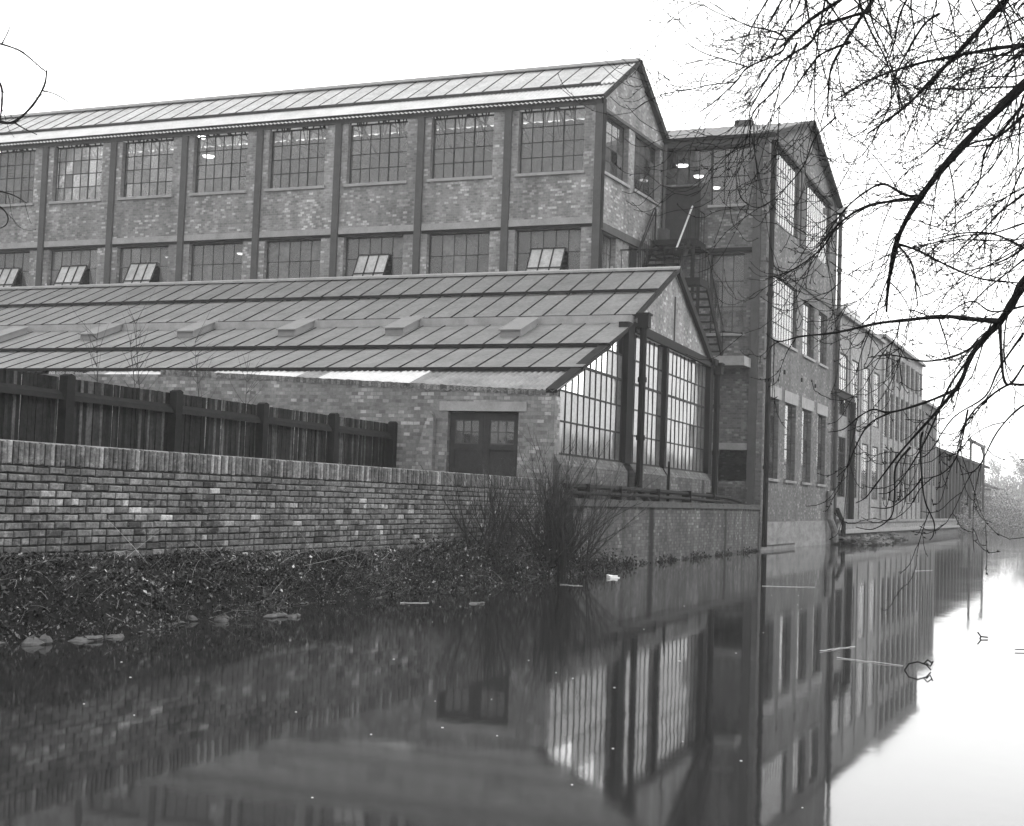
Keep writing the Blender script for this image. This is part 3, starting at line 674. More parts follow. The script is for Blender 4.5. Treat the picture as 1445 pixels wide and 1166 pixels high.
# roof
slr = (15.55 - 13.5) / (DR / 2)
mb = MB(); corrugated(mb, FR, -.2, LR, -.25, 13.5 - .25 * slr + .04, DR / 2, 15.59, .2, .03); corrugated(mb, FR, -.2, LR, DR / 2, 15.59, DR + .25, 13.5 - .25 * slr + .04, .3, .03)
mb.build('corrugated_roof', M_CORRD, root)
mb = MB(); slab(mb, FR, -.26, -.06, -.3, 13.5, DR / 2, 15.62, .16); slab(mb, FR, -.26, -.06, DR / 2, 15.62, DR + .3, 13.5, .16); mb.build('verge_beam', M_IRON, root)
mb = MB(); mb.box(FR, 2.0, 2.6, 5.6, 6.7, 15.3, 15.66); mb.build('ridge_ventilator', M_STEEL, root)
for k in range(1, 5):
    a = k * 1.1; mb = MB(); P = FR.P
    mb.bar(P(a, .35, 13.3), P(a, DR - .4, 13.3), .08); mb.bar(P(a, .35, 13.35), P(a, DR / 2, 15.3), .08)
    for j in range(6): x = .6 + j * 1; mb.bar(P(a, x, 13.3), P(a, x + .5, 13.4 + slr * (x + .3) - .1), .05)
    mb.build('roof_truss', M_BAR, root)
def pipe(parent, pts, r, mat=M_IRON, rings=()):
    mb = MB(); mb.tube(pts, r, 8)
    for q in rings: mb.tube([q, q + Vector((0, 0, .12))], r + .03, 8)
    return mb.build('rainwater_pipe', mat, parent)
pipe(root, [RS.P(.05, .16, 13.3), RS.P(.05, .16, .12)], .085, M_IRON, [RS.P(.05, .16, z) for z in (11, 8.2, 5.4, 2.6)])
pipe(root, [RS.P(12.2, .16, 13.4), RS.P(12.2, .16, 2.2), RS.P(12.2, .16, .3)], .085, M_STEEL, [RS.P(12.2, .16, z) for z in (11, 8.2, 5.4, 3.2)])
pipe(root, [RS.P(11.3, .14, 2.1), RS.P(11.3, .16, 1.0), RS.P(11.6, .3, .5), RS.P(11.7, .3, .1)], .13, M_CONCB)
pipe(root, [RS.P(12.0, .3, 1.4), RS.P(12.4, .5, .8), RS.P(12.4, .5, .2)], .09, M_IRON)
mb = MB(); mb.box(RS, 12.0, 12.4, .02, .4, 13.4, 13.62); mb.build('hopper_head', M_PALE, root)

# ------------------------------------------------------------------ fire escape between the blocks
t = thing('fire_escape', 'dark steel fire escape doubling back between the gabled workshop and the tall block', 'fire escape', RA.P(2.4, .8, 1.0))
P = RA.P
def rails(mb, pts, h, r=.024, step=.26):
    for p, q in zip(pts, pts[1:]):
        p, q = Vector(p), Vector(q); up = Vector((0, 0, h)); mb.tube([p + up, q + up], r, 5); n = max(1, int((q - p).length / step))
        for i in range(n + 1): s = p.lerp(q, i / n); mb.tube([s, s + up], .014, 4)
mb = MB(); mb.box(RA, 2.05, 3.5, .02, 1.15, 9.88, 9.94); mb.box(RA, 2.05, 3.5, 1.1, 1.16, 9.74, 9.94); mb.box(RA, 2.0, 2.06, .02, 1.16, 9.74, 9.94); mb.build('landing', M_IRON, t)
def flight(u0, u1, n0, z0, n1, z1, steps):
    mb = MB()
    for u in (u0, u1): mb.bar(P(u, n0, z0), P(u, n1, z1), .05, .22)
    mb.build('stringer', M_IRON, t)
    for i in range(steps):
        f = (i + .5) / steps; n, z = n0 + (n1 - n0) * f, z0 + (z1 - z0) * f
        mb = MB(); mb.box(RA, u0 + .03, u1 - .03, n - .12, n + .12, z - .02, z + .015); mb.build('tread', M_IRON, t)
flight(2.2, 3.38, 1.2, 9.85, 2.75, 8.25, 8)
mb = MB(); mb.box(RA, 1.15, 3.9, 2.75, 3.65, 8.10, 8.16); mb.box(RA, 1.12, 1.16, 2.75, 3.66, 8.02, 8.24); mb.box(RA, 1.12, 3.9, 3.65, 3.7, 8.02, 8.24); mb.build('half_landing', M_IRON, t)
flight(1.16, 1.85, 2.7, 8.08, .75, 6.2, 9)
mb = MB(); rails(mb, [P(2.05, .1, 9.94), P(2.05, 1.12, 9.94)], 1.0); rails(mb, [P(2.2, 1.2, 9.9), P(2.2, 2.75, 8.3)], .95); rails(mb, [P(3.38, 1.2, 9.9), P(3.38, 2.75, 8.3)], .95); mb.build('railing', M_IRON, t)
mb = MB(); rails(mb, [P(3.9, 3.66, 8.16), P(1.15, 3.66, 8.16), P(1.15, 2.75, 8.16)], 1.0); rails(mb, [P(1.16, 2.7, 8.1), P(1.16, .75, 6.2)], .95, .02, .4); mb.build('railing', M_IRON, t)
mb = MB(); mb.tube([P(2.17, 1.1, 11.0), P(2.17, 2.75, 9.32)], .03, 6); mb.build('handrail', M_RAIL, t, label='bare bright handrail')
mb = MB(); mb.tube([P(3.42, 2.75, 9.25), P(3.42, 1.9, 10.2), P(3.42, 1.3, 10.85), P(3.42, 1.1, 11.0), P(3.42, 1.0, 10.92), P(3.42, 1.0, 9.95)], .025, 6); mb.build('handrail', M_IRON, t)
mb = MB()
for (u, n) in ((1.2, 3.6), (3.85, 3.6), (2.1, 1.1)): mb.bar(P(u, n, 1.0), P(u, n, 8.1 if n > 3 else 9.8), .09)
mb.build('post', M_IRON, t)

# ------------------------------------------------------------------ lamps burning indoors
def lamp(px, py, fr, inside, label, s=1.0):
    o = Vector((0, 0, EYE)); r = ray(px, py); nrm = Vector((fr.ey.x, fr.ey.y, 0)); p0 = fr.P(0, -inside, 0)
    p = o + r * (nrm.dot(p0 - o) / nrm.dot(r))
    t = thing('pendant_lamp', label, 'lamp', p, 'lit pendant lamps seen through the factory windows')
    mb = MB(); n = 14; f0 = Fr((p.x, p.y), Vector((1, 0)), Vector((0, 1)))
    def ring(rr, z): return [f0.P(rr * math.cos(6.2832 * i / n), rr * math.sin(6.2832 * i / n), p.z + z) for i in range(n)]
    rs = [ring(.26 * s, 0), ring(.22 * s, .06), ring(.09 * s, .15), ring(.04 * s, .2)]
    for k in range(3):
        i0 = len(mb.v); mb.v += rs[k] + rs[k + 1]
        for i in range(n): mb.f.append([i0 + i, i0 + (i + 1) % n, i0 + n + (i + 1) % n, i0 + n + i]); mb.mi.append(0); mb.uv += [(0, 0)] * 4; mb.tone += [.5] * 4
    mb.build('shade', M_STEEL, t)
    mb = MB(); mb.tube([p + Vector((0, 0, .2)), p + Vector((0, 0, .7))], .012, 4); mb.build('flex', M_IRON, t)
    mb = MB(); mb.tube([p + Vector((0, 0, -.035)), p + Vector((0, 0, .03))], [.17 * s, .22 * s], 14); mb.build('bulb_glow', M_GLOW, t)
lamp(294, 221, MF, 1.4, 'lit pendant lamp behind the upper window of the third whole bay from the left')
lamp(286, 194, MF, 2.6, 'smaller lit lamp high up near the roof behind the same upper bay window', .8)
lamp(340, 358, MF, 1.4, 'lit pendant lamp behind the closed lower window right of the two open lights', .7)
lamp(238, 363, MF, 1.4, 'lit lamp behind the lower window just right of an open light', .6)
lamp(34, 373, MF, 1.4, 'lit lamp in the lower window by the left edge of the picture', .7)
lamp(963, 234, RA, 1.6, 'leftmost of three lit lamps above the fire escape door', 1.0)
lamp(986, 249, RA, 1.0, 'middle one of three lit lamps stepping down above the door', .8)
lamp(1011, 265, RA, .7, 'lowest and rightmost of three lit lamps, behind the block window', .6)

# ================================================================== BRICK WALL in the foreground
root = thing('boundary_wall', 'old brick boundary wall with upright brick coping above the dark canal bank', 'wall', FW.P(0, 0, .5))
U0, U1, ZT = -14.0, 15.65, 1.81
mb = MB(); mb.box(FW, U0, U1, -.33, -.020, -.4, ZT - .012); mb.build('mortar_core', M_MORT, root)
def brick_geo(mb, fr, uc, zc, w, h, d, tone, ch=.010, sk=0.0):
    a0, a1, z0, z1 = uc - w / 2, uc + w / 2, zc - h / 2, zc + h / 2; j = lambda: U(-.004, .004)
    o = [(a0 + j(), d - ch, z0 + j()), (a1 + j(), d - ch, z0 + j() + sk), (a1 + j(), d - ch, z1 + j() + sk), (a0 + j(), d - ch, z1 + j())]
    i = [(a0 + ch * 1.6 + j(), d, z0 + ch), (a1 - ch * 1.6 + j(), d, z0 + ch + sk), (a1 - ch * 1.6 + j(), d, z1 - ch + sk), (a0 + ch * 1.6 + j(), d, z1 - ch)]
    bk = [(p[0], -.03, p[2]) for p in o]; fl = fr.h > 0
    for q in ([i[0], i[1], i[2], i[3]],): mb.face(fr, q, None, 0, tone, fl)
    for k in range(4):
        l = (k + 1) % 4
        mb.face(fr, [o[k], o[l], i[l], i[k]], None, 0, tone, fl); mb.face(fr, [bk[k], bk[l], o[l], o[k]], None, 0, tone, fl)
def tone_at(z, u):
    w = .22 if 1.02 < z < 1.36 else (.07 if z < 1.5 else .03)
    w *= .5 + math.sin(u * 1.7 + z * 5) * .5 + .25
    r = R()
    if r < w * .7: return U(.15, .30)
    if r < w + .2: return U(.10, .14)
    if r > .95: return U(.035, .05)
    return U(.07, .115) * (.8 if z < .9 else 1)
VAR = {}
def brick_variant(kind, tone):
    q = round(tone * 40) / 40; k = (kind, q, random.randrange(3))
    if k not in VAR:
        m0 = MB(); f0 = Fr((0, 0), WD, WN); w, h = {'s': (.218, .0645), 'h': (.101, .0645), 't': (.0605, .218)}[kind]
        brick_geo(m0, f0, 0, 0, w, h, .004, max(q, .03))
        me = bpy.data.meshes.new('brick'); me.from_pydata(m0.v, [], m0.f)
        ca = me.color_attributes.new('tone', 'FLOAT_COLOR', 'CORNER'); ca.data.foreach_set('color', [c for t in m0.tone for c in (t, t, t, 1)])
        me.materials.append(M_BRICKP); me.update(); VAR[k] = me
    return VAR[k]
cand = []
u = U0
while u < U1 - .07:
    cand.append((u + .036, ZT - .113 + U(-.006, .006), 't', U(.06, .11) if R() < .82 else U(.12, .24))); u += .0765
for c in range(26):
    z = ZT - .235 - .0387 - c * .0775; row_h = (c % 5 == 4); u = U0 - (0 if c % 2 else .118)
    while u < U1 - .1:
        hd = row_h or (c > 8 and R() < .22); w = .1175 if hd else .235
        if u + w < U1 and u > U0: cand.append((u + w / 2, z + U(-.004, .004), 'h' if hd else 's', tone_at(z, u)))
        u += w
near = sorted([b for b in cand if b[0] > -.15 and b[1] > .58], key=lambda b: b[0])[:300]
ns = set(id(b) for b in near); rest = MB()
for b in cand:
    uc, zc, kd, t = b; d = U(-.004, .007)
    if id(b) in ns: put('brick', brick_variant(kd, t), root, FW.P(uc, d, zc), (U(-.012, .012), U(-.012, .012), U(-.01, .01)))
    else:
        w, h = {'s': (.218, .0645), 'h': (.101, .0645), 't': (.0605, .218)}[kd]; brick_geo(rest, FW, uc, zc, w, h, .004 + d, t)
rest.build('bricks', M_BRICKP, root, kind='stuff')
mb = MB(); mb.box(FW, U0, U1, -.33, -.035, ZT - .011, ZT + .006); mb.build('wall_top', M_CONC, root)

# ================================================================== CANAL WALL with ledge under the annexe
LD = (Vector((R0.x, R0.y)) - S0); LLEN = LD.length; LD.normalize(); FL = Fr(S0, LD, Vector((LD.y, -LD.x)))
root = thing('retaining_wall', 'brick canal retaining wall with rounded coping ledge and pipes below the glazed gable', 'wall', FL.P(0, 0, 0))
mb = MB(); mb.box(FL, .0, LLEN - .1, -.35, .0, -.8, 1.30); mb.build('brick_face', MB_RET, root)
x = 0
while x < LLEN - .15:
    w = min(.9, LLEN - .1 - x); mb = MB(); h = U(-.008, .008)
    mb.box(FL, x, x + w - .012, -.45, .05, 1.302, 1.40 + h); mb.box(FL, x + .002, x + w - .014, -.40, .02, 1.402 + h, 1.45 + h); mb.build('coping_stone', M_MOSS, root); x += w
mb = MB(); mb.box(FL, 0, LLEN - .1, -1.0, -.46, .5, 1.36); mb.build('ledge', M_MOSS, root)
t = thing('ledge_pipes', 'pair of long lagged pipes running along the ledge under the glazed gable', 'pipes', GS.P(6, .3, 1.36))
for n, z, r in ((.30, 1.70, .055), (.36, 1.56, .045)):
    mb = MB(); mb.tube([GS.P(-.1, n, z), GS.P(5, n, z + .01), GS.P(10, n, z - .01), GS.P(15.2, n + .05, z - .06), GS.P(16.4, n + .3, z - .18)], r, 7); mb.build('pipe', M_IRON, t)
for u in (1.2, 3.6, 7.0, 10.4, 13.4):
    mb = MB(); mb.box(GS, u, u + .05, .16, .42, 1.40, 1.76); mb.build('bracket', M_IRON, t)

# ================================================================== TIMBER FENCE behind the wall
FD = D(20.9); FO = Vector((-6.29, 19.06)); FFn = Fr(FO, FD, Vector((FD.y, -FD.x)))
root = thing('timber_fence', 'tall dark close-boarded timber fence with posts and rail behind the brick wall', 'fence', FFn.P(5, 0, 1.0))
BV = []
for k in range(18):
    m0 = MB(); tn = U(.008, .028) if k % 7 else U(.04, .07); w = U(.060, .074); m0.box(Fr((0, 0), FFn.ex, FFn.ey), -w / 2, w / 2, -.011, .009, 0, 1.93, 0, tn)
    me = bpy.data.meshes.new('board'); me.from_pydata(m0.v, [], m0.f); ca = me.color_attributes.new('tone', 'FLOAT_COLOR', 'CORNER')
    ca.data.foreach_set('color', [c for t in m0.tone for c in (t, t, t, 1)]); me.materials.append(M_BOARD); me.update(); BV.append(me)
u = -6.5; i = 0
while u < 10.45:
    put('board', random.choice(BV), root, FFn.P(u, .012 * (i % 2), .95 + U(-.003, .003)), (U(-.006, .006), U(-.006, .006), U(-.08, .08))); u += .076; i += 1
for k in range(-3, 5):
    u = k * 2.6 - .02; mb = MB(); mb.box(FFn, u - .085, u + .085, .03, .17, .9, 2.90); mb.prism(FFn, [(u - .085, 2.902), (u + .085, 2.902), (u, 2.93)], .03, .17); mb.build('post', M_DARK, root)
    if k < 4:
        u1_ = min(u + 2.6 - .09, 10.42); mb = MB(); mb.hexa(FFn, [(u + .09, .03, 2.58), (u1_, .03, 2.58), (u1_, .13, 2.56), (u + .09, .13, 2.56), (u + .09, .03, 2.70), (u1_, .03, 2.70), (u1_, .10, 2.64), (u + .09, .10, 2.64)]); mb.build('rail', M_DARK, root)
mb = MB(); mb.box(FFn, 10.45, 10.55, -.05, .1, .9, 2.88); mb.build('post', M_DARK, root)

# ================================================================== BANK
def hsh(x, y, s=1.0):
    return (math.sin(x * 1.7 * s + math.sin(y * 2.3 * s) * 1.3) + math.sin(y * 3.1 * s + x * .9 * s + 1.7) + .5 * math.sin(x * 7.3 * s + y * 5.1 * s)) / 2.5
def bank_w(u): return .78 + .16 * math.sin(u * .8 + .5) + .12 * math.sin(u * 2.3) + (.25 if 10 < u < 16 else 0) * math.sin((u - 10) / 6 * math.pi)
def bank_h(u, n):
    w = bank_w(u); t = n / w; e = 1 - min(1, max(0, (u - 15.5) / 3.2)); top = (.70 - .018 * max(u, 0)) * e - .05
    if t < .3: z = top
    else: z = top * (1 - ((t - .3) / .7) ** 1.5) 
    if t > 1: z = -.25 * (t - 1) * 4
    return z + .07 * hsh(u, n * 4, 1.3) * (1 if t < 1 else .4) + .03 * hsh(u * 3, n * 9, 1.9)
mb = MB(); NU, NN = 560, 26; u_a, u_b = -13.0, 19.0; i0 = 0
pts = []
for i in range(NU + 1):
    u = u_a + (u_b - u_a) * i / NU
    for j in range(NN + 1):
        n = 1.55 * j / NN + .001; mb.v.append(FW.P(u, n, bank_h(u, n) + U(-.012, .012)))
for i in range(NU):
    for j in range(NN):
        a = i * (NN + 1) + j; mb.f.append([a, a + NN + 1, a + NN + 2, a + 1]); mb.mi.append(0); mb.uv += [(0, 0)] * 4; mb.tone += [.5] * 4
mb.build('canal_bank', M_EARTH, kind='structure', smooth=True)
# dead leaves, crumbs and ivy
mb = MB()
for k in range(60000):
    u = -3 + 21 * R() ** 1.25; n = U(.02, bank_w(u) * 1.03); z = bank_h(u, n) + U(0, .05) * (1 if n < .5 else .6)
    s = U(.006, .019) * (1.0 if R() < .93 else 2.1); c = FW.P(u, n, z); e = Euler((U(-1.3, 1.3), U(-1.3, 1.3), U(0, 6.3))).to_matrix()
    r = R(); tn = U(.006, .03) if r < .5 else (U(.04, .12) if r < .94 else U(.18, .42))
    if n > bank_w(u) * .9 and R() < .4: tn = U(.06, .2)
    q = [c + e @ Vector(v) * s for v in ((-1, 0, 0), (0, -.55, .2), (1, 0, .05), (0, .55, .2))]
    mb.face(ID, q, [(0, 0)] * 4, 0, tn)
for k in range(150):
    uc = U(-2.5, 16); nc = U(.1, bank_w(uc)); m_ = random.randrange(12, 60); tb = U(.02, .09)
    for _ in range(m_):
        u = uc + random.gauss(0, .16); n = min(max(.02, nc + random.gauss(0, .08)), bank_w(u)); c = FW.P(u, n, bank_h(u, n) + abs(random.gauss(0, .035)) + .01); s = U(.012, .034); e = Euler((U(-.9, .9), U(-.9, .9), U(0, 6.3))).to_matrix()
        q = [c + e @ Vector(v) * s for v in ((-1, 0, 0), (-.2, -.7, .15), (1, 0, .05), (-.2, .7, .15))]; mb.face(ID, q, [(0, 0)] * 4, 0, tb * U(.5, 1.6) if R() < .93 else U(.2, .4))
mb.build('leaf_litter', M_LITTER, kind='stuff', label='dead leaves and crumbs over the dark bank')
# straw-like dead stems leaning over the water, and tufts
mb = MB()
for k in range(9000):
    u = U(-2, 15.5); 
    dens = .25 + .75 * math.exp(-((u - 8.5) / 3.2) ** 2)
    if R() > dens: continue
    n = U(.05, bank_w(u) * .98); z = bank_h(u, n) - .01; L_ = U(.06, .22) * (1.6 if R() < .12 else 1)
    lean = U(-.9, .9); fwd = U(-.2, 1.1); c = FW.P(u, n, z); d = Vector((WD.x * lean + WN.x * fwd, WD.y * lean + WN.y * fwd, U(.3, 1.1))).normalized()
    side = d.cross(Vector((0, 0, 1))).normalized() * U(.0012, .0032); drop = Vector((d.x, d.y, 0)) * .3 - Vector((0, 0, .4))
    p1 = c + d * L_ * .55; p2 = c + d * L_ + drop * L_ * .6; tn = U(.02, .06) if R() < .5 else U(.12, .34)
    mb.face(ID, [c - side, c + side, p1 + side, p1 - side], [(0, 0)] * 4, 0, tn); mb.face(ID, [p1 - side, p1 + side, p2], [(0, 0)] * 3, 0, tn)
mb.build('dead_grass', M_LITTER, kind='stuff', label='straggling dead grass on the bank')
mb = MB()
for k in range(520):
    u = U(-2, 15); n = U(.1, bank_w(u)); c = FW.P(u, n, bank_h(u, n) + .01); az = U(0, 6.28); el = U(0, .9); L_ = U(.15, .6); pts = []; d = Vector((math.cos(az) * math.cos(el), math.sin(az) * math.cos(el), math.sin(el)))
    bend = Vector((U(-.5, .5), U(-.5, .5), U(-.9, .2)))
    for i in range(6): f = i / 5; pts.append(c + d * L_ * f + bend * L_ * f * f * .6)
    mb.tube(pts, [.0032 * (1 - .6 * i / 5) for i in range(6)], 4, 0, U(.05, .13) if R() < .65 else U(.18, .38))
mb.build('fallen_twigs', M_LITTER, kind='stuff', label='fallen twigs and bramble stems on the bank')
# individual stones at the water's edge
def rock(mb, c, sx, sy, sz, fr=FW, seg=9):
    i0 = len(mb.v); rows = 5
    ph = [U(0, 6.28) for _ in range(3)]
    for j in range(rows + 1):
        th = math.pi * j / rows
        for k in range(seg):
            a = 2 * math.pi * k / seg; rr = math.sin(th) * (1 + .18 * math.sin(2 * a + ph[0]) + .12 * math.sin(3 * a + ph[1] + th)); zz = math.cos(th) * (1 + .15 * math.sin(a + ph[2])); rr *= U(.78, 1.2); zz *= U(.7, 1.25)
            q = fr.ex * (rr * math.cos(a) * sx) + fr.ey * (rr * math.sin(a) * sy); mb.v.append(c + Vector((q.x, q.y, zz * sz)))
    for j in range(rows):
        for k in range(seg):
            a = i0 + j * seg + k; b = i0 + j * seg + (k + 1) % seg; mb.f.append([a, a + seg, b + seg, b]); mb.mi.append(0); mb.uv += [(0, 0)] * 4; mb.tone += [.5] * 4
ST = [(48, 893, .16, .10, .07, 'pale ragged stone at the water edge nearest the left side'), (118, 888, .2, .09, .04, 'flat pale slab lying at the water edge by the left stones'),
      (160, 884, .09, .06, .03, 'small flat stone beside the pale slab at the water'), (248, 868, .24, .09, .07, 'long grey stone in the bank foot, left of the middle of the bank'),
      (312, 868, .08, .07, .06, 'rounded stone right of the long grey stone'), (385, 862, .17, .08, .05, 'pale split stone at the water edge below the straw'),
      (412, 862, .10, .06, .035, 'small stone right of the pale split stone'), (672, 843, .15, .06, .025, 'thin pale chip of board floating against the bank by the shrub')]
for px, py, sx, sy, sz, lab in ST:
    p = onz(px, py + (16 if px < 200 else 9), .0); mb = MB(); rock(mb, p, sx * .95, sy * 1.1, sz * .9, FW, 8); rock(mb, p + Vector((sx * .5, .05, sz * .4)), sx * .5, sy * .6, sz * .7, FW, 6); mb.build('stone', M_STONE, None, lab, cat='stone', origin=p, group='loose stones along the bank foot')
mb = MB()
for k in range(420):
    u = U(-2.5, 17); n0_ = next((n / 50 for n in range(10, 78) if bank_h(u, n / 50) < .015), None)
    if n0_ is None: continue
    big = R() < .05; sx = U(.05, .12) if big else U(.010, .035)
    rock(mb, FW.P(u, n0_ + U(-.05, .03), U(-.005, .015)), sx, sx * U(.3, .8), sx * U(.10, .28), FW, 5)
mb.build('waterline_debris', M_STONE, kind='stuff', label='broken slate, bark and pale chips along the bank waterline')
# weeds at the foot of the canal wall
mb = MB()
for k in range(2600):
    u = U(.0, LLEN - .3) if R() < .8 else U(0, 4); w = .5 + .5 * math.sin(u * 2.1) + .4 * math.sin(u * 5.3 + 1)
    if R() > w: continue
    h = U(.02, .2) * max(.3, w); c = FL.P(u, U(.0, .16), U(-.02, h)); e = Euler((U(-1.5, 1.5), U(-1.5, 1.5), U(0, 6.3))).to_matrix(); s = U(.015, .045)
    mb.face(ID, [c + e @ Vector(v) * s for v in ((-1, 0, 0), (0, -.5, 0), (1, 0, 0), (0, .5, 0))], [(0, 0)] * 4, 0, U(.012, .05))
mb.build('waterline_weeds', M_LITTER, kind='stuff', label='dark weeds and moss along the waterline of the canal wall')

# ================================================================== SHRUBS AND SAPLINGS
def grow(mb, p, d, L_, r, segs, up, wob, tone=.5, sides=4, tips=None):
    pts = [p.copy()]; rad = [r]; d = d.normalized()
    for i in range(segs):
        f = i / segs; d = (d + Vector((U(-wob, wob), U(-wob, wob), U(-wob, wob) + up(f)))).normalized(); p = p + d * (L_ / segs); pts.append(p.copy()); rad.append(r * (1 - .8 * (i + 1) / segs))
    mb.tube(pts, rad, sides, 0, tone, cap=False); return pts
def shrub(name, label, spots, n, hmin, hmax, spread):
    t = thing(name, label, 'shrub', spots[0]); st = MB(); tw = MB(); lf = MB()
    for k in range(n):
        b = random.choice(spots) + Vector((U(-.25, .25), U(-.2, .2), -.05)); az = U(0, 6.28); s = abs(random.gauss(0, spread))
        s2 = random.gauss(0, spread); d = Vector((WD.x * s2 * .9 + RIGHT.x * s2 + WN.x * abs(s) * .3, WD.y * s2 * .3 + RIGHT.y * s2 + WN.y * abs(s) * .3, 1)); h = U(hmin, hmax)
        pts = grow(st, b, d, h, U(.009, .018), 11, lambda f: .03 if f < .4 else -.03, .13, sides=4)
        if R() < .6: grow(st, pts[4], (pts[5] - pts[4]).normalized() + Vector((U(-.6, .6), U(-.4, .4), .2)), h * U(.35, .6), .007, 7, lambda f: .04, .14, sides=4)
        for i in range(3, 10):
            for _ in range(2):
                dd = (pts[i] - pts[i - 1]).normalized() + Vector((U(-.7, .7), U(-.7, .7), U(-.1, .5)))
                q = grow(tw, pts[i], dd, U(.15, .5), .0045, 4, lambda f: .05, .16, sides=3)
                for g_ in range(2):
                    c = random.choice(q[1:]); e = Euler((U(-1, 1), U(-1, 1), U(0, 6))).to_matrix(); s_ = U(.004, .011)
                    lf.face(ID, [c + e @ Vector(v) * s_ for v in ((-1, 0, 0), (0, -.6, 0), (1, 0, 0), (0, .6, 0))], [(0, 0)] * 4, 0, U(.02, .14))
    st.build('stems', M_TWIG, t); tw.build('twigs', M_TWIG, t); lf.build('withered_leaves', M_LITTER, t)
    return t
RIGHT = Vector((1, 0, 0))
def bk(px, n):       # a point on the bank under a pixel column, n metres out from the wall
    best = None
    for i in range(400):
        u = i * .05; p = FW.P(u, n, bank_h(u, n)); v = p - Vector((0, 0, EYE)); x = CX + F * v.x / v.y
        if best is None or abs(x - px) < best[0]: best = (abs(x - px), p)
    return best[1]
shrub('bare_shrub', 'large leafless shrub fanning up in front of the wall corner and garage door', [bk(785, .7), bk(800, .85), bk(770, .6), bk(820, .9)], 95, 1.2, 2.8, .45)
shrub('bare_shrub', 'thinner leafless shrub left of the large one, against the brick wall', [bk(690, .45), bk(675, .5), bk(712, .5)], 34, .9, 2.1, .34)
mb = MB(); b = bk(800, .95); mb.tube([b, b + Vector((0.02, 0, .4)), b + Vector((-.03, 0, .8)), b + Vector((-.05, 0, .95))], [.09, .075, .07, .03], 9); s = mb.build('rotten_post', M_DARK, None, 'stout dark rotten post standing among the stems of the large shrub', cat='post', origin=b)
# undergrowth below the shrub
mb = MB()
for k in range(9000):
    px = U(600, 880); n = U(.1, 1.15); p = bk(px, n) if k % 40 == 0 else None
    if p is not None: base_ = p
    c = base_ + Vector((U(-.35, .35), U(-.3, .3), abs(random.gauss(0, .13)))); e = Euler((U(-1.5, 1.5), U(-1.5, 1.5), U(0, 6.3))).to_matrix(); s = U(.012, .04)
    mb.face(ID, [c + e @ Vector(v) * s for v in ((-1, 0, 0), (0, -.5, .2), (1, 0, 0), (0, .5, .2))], [(0, 0)] * 4, 0, U(.012, .06) if R() < .96 else U(.15, .4))
mb.build('undergrowth', M_LITTER, kind='stuff', label='tangled dark undergrowth at the foot of the shrubs')
def sapling(px, py0, top_py, dist, lab, lean):
    b = at(px, py0, dist); h = (py0 - top_py) * dist / F; b0 = Vector((b.x, b.y, 1.0)); mb = MB(); tw = MB()
    pts = grow(mb, b0, Vector((lean, 0, 1)), h + b.z - 1.0, .016, 12, lambda f: .01, .05, sides=5)
    for i in range(5, 13):
        for _ in range(3): grow(tw, pts[min(i, 12)], Vector((U(-.8, .8), U(-.5, .5), U(.4, 1))), U(.25, .8), .006, 6, lambda f: .05, .12, sides=3)
    t = thing('sapling', lab, 'sapling', b0, 'thin bare saplings behind the fence'); mb.build('trunk', M_TWIG, t); tw.build('twigs', M_TWIG, t)
for a in [(207, 545, 455, 24, 'darkest bare sapling rising above the fence, left of centre bay', -.12), (300, 570, 482, 26, 'bare forked sapling above the fence between its second and third posts', -.14), (150, 530, 478, 23, 'short bare sapling above the fence right of its first post', -.1),
          (232, 560, 480, 25.5, 'thin leaning sapling right of the darkest one above the fence', -.2), (345, 575, 522, 27.5, 'lowest wispy sapling by the third fence post', -.05)]: sapling(*a)

# ================================================================== FLOATING BITS
def flot(name, label, cat, mbf, mat, px, py):
    p = onz(px, py, 0.01); mb = MB(); mbf(mb, p); mb.build(name, mat, None, label, cat=cat, origin=p)
def crate_(mb, p):
    f0 = Fr((p.x, p.y), D(60), D(-30)); mb.hexa(f0, [(-.09, -.06, -.03), (.08, -.07, -.03), (.07, .06, -.03), (-.08, .07, -.03), (-.07, -.05, .03), (.085, -.05, .055), (.06, .05, .045), (-.09, .06, .065)]); mb.hexa(f0, [(.07, -.06, -.02), (.15, -.04, -.02), (.14, .02, -.02), (.07, .03, -.02), (.075, -.05, .01), (.14, -.04, .02), (.13, .01, .015), (.07, .02, .012)])
flot('floating_carton', 'small pale carton floating by the wall foot right of the shrub', 'litter', crate_, M_WHITE, 864, 815)
def stick(pts_, r=.006):
    def f(mb, p):
        for pl in pts_: mb.tube([p + Vector(q) for q in pl], r, 5)
    return f
flot('floating_twig', 'curled dark twig with leaves poking out of the bright water', 'twig', stick([[(-.12, 0, -.01), (-.08, 0, .05), (0, 0, .07), (.08, 0, .045), (.12, 0, .0)], [(.05, 0, .05), (.09, .0, .09), (.13, 0, .06)], [(.08, 0, .06), (.12, .02, .03), (.14, 0, .08)]], .007), M_BARK, 1295, 945)
flot('floating_twig', 'small forked black twig sticking from the bright water at the right', 'twig', stick([[(-.07, 0, .06), (-.03, 0, .01), (.05, 0, .005)], [(-.03, 0, .01), (-.06, 0, -.04)]], .009), M_BARK, 1388, 900)
flot('floating_twig', 'tiny twig tip at the right edge of the bright water', 'twig', stick([[(-.06, 0, .01), (.08, 0, .01)]], .006), M_BARK, 1440, 918)
def reed(px0, py0, px1, py1, lab):
    a, b = onz(px0, py0, .004), onz(px1, py1, .004); mb = MB(); pts = [a.lerp(b, i / 7) + Vector((0, U(-.03, .03), U(-.001, .006))) for i in range(8)]; mb.tube(pts, .0035, 4); mb.build('floating_straw', M_WHITE, None, lab, cat='straw', origin=a, group='pale straws floating on the canal')
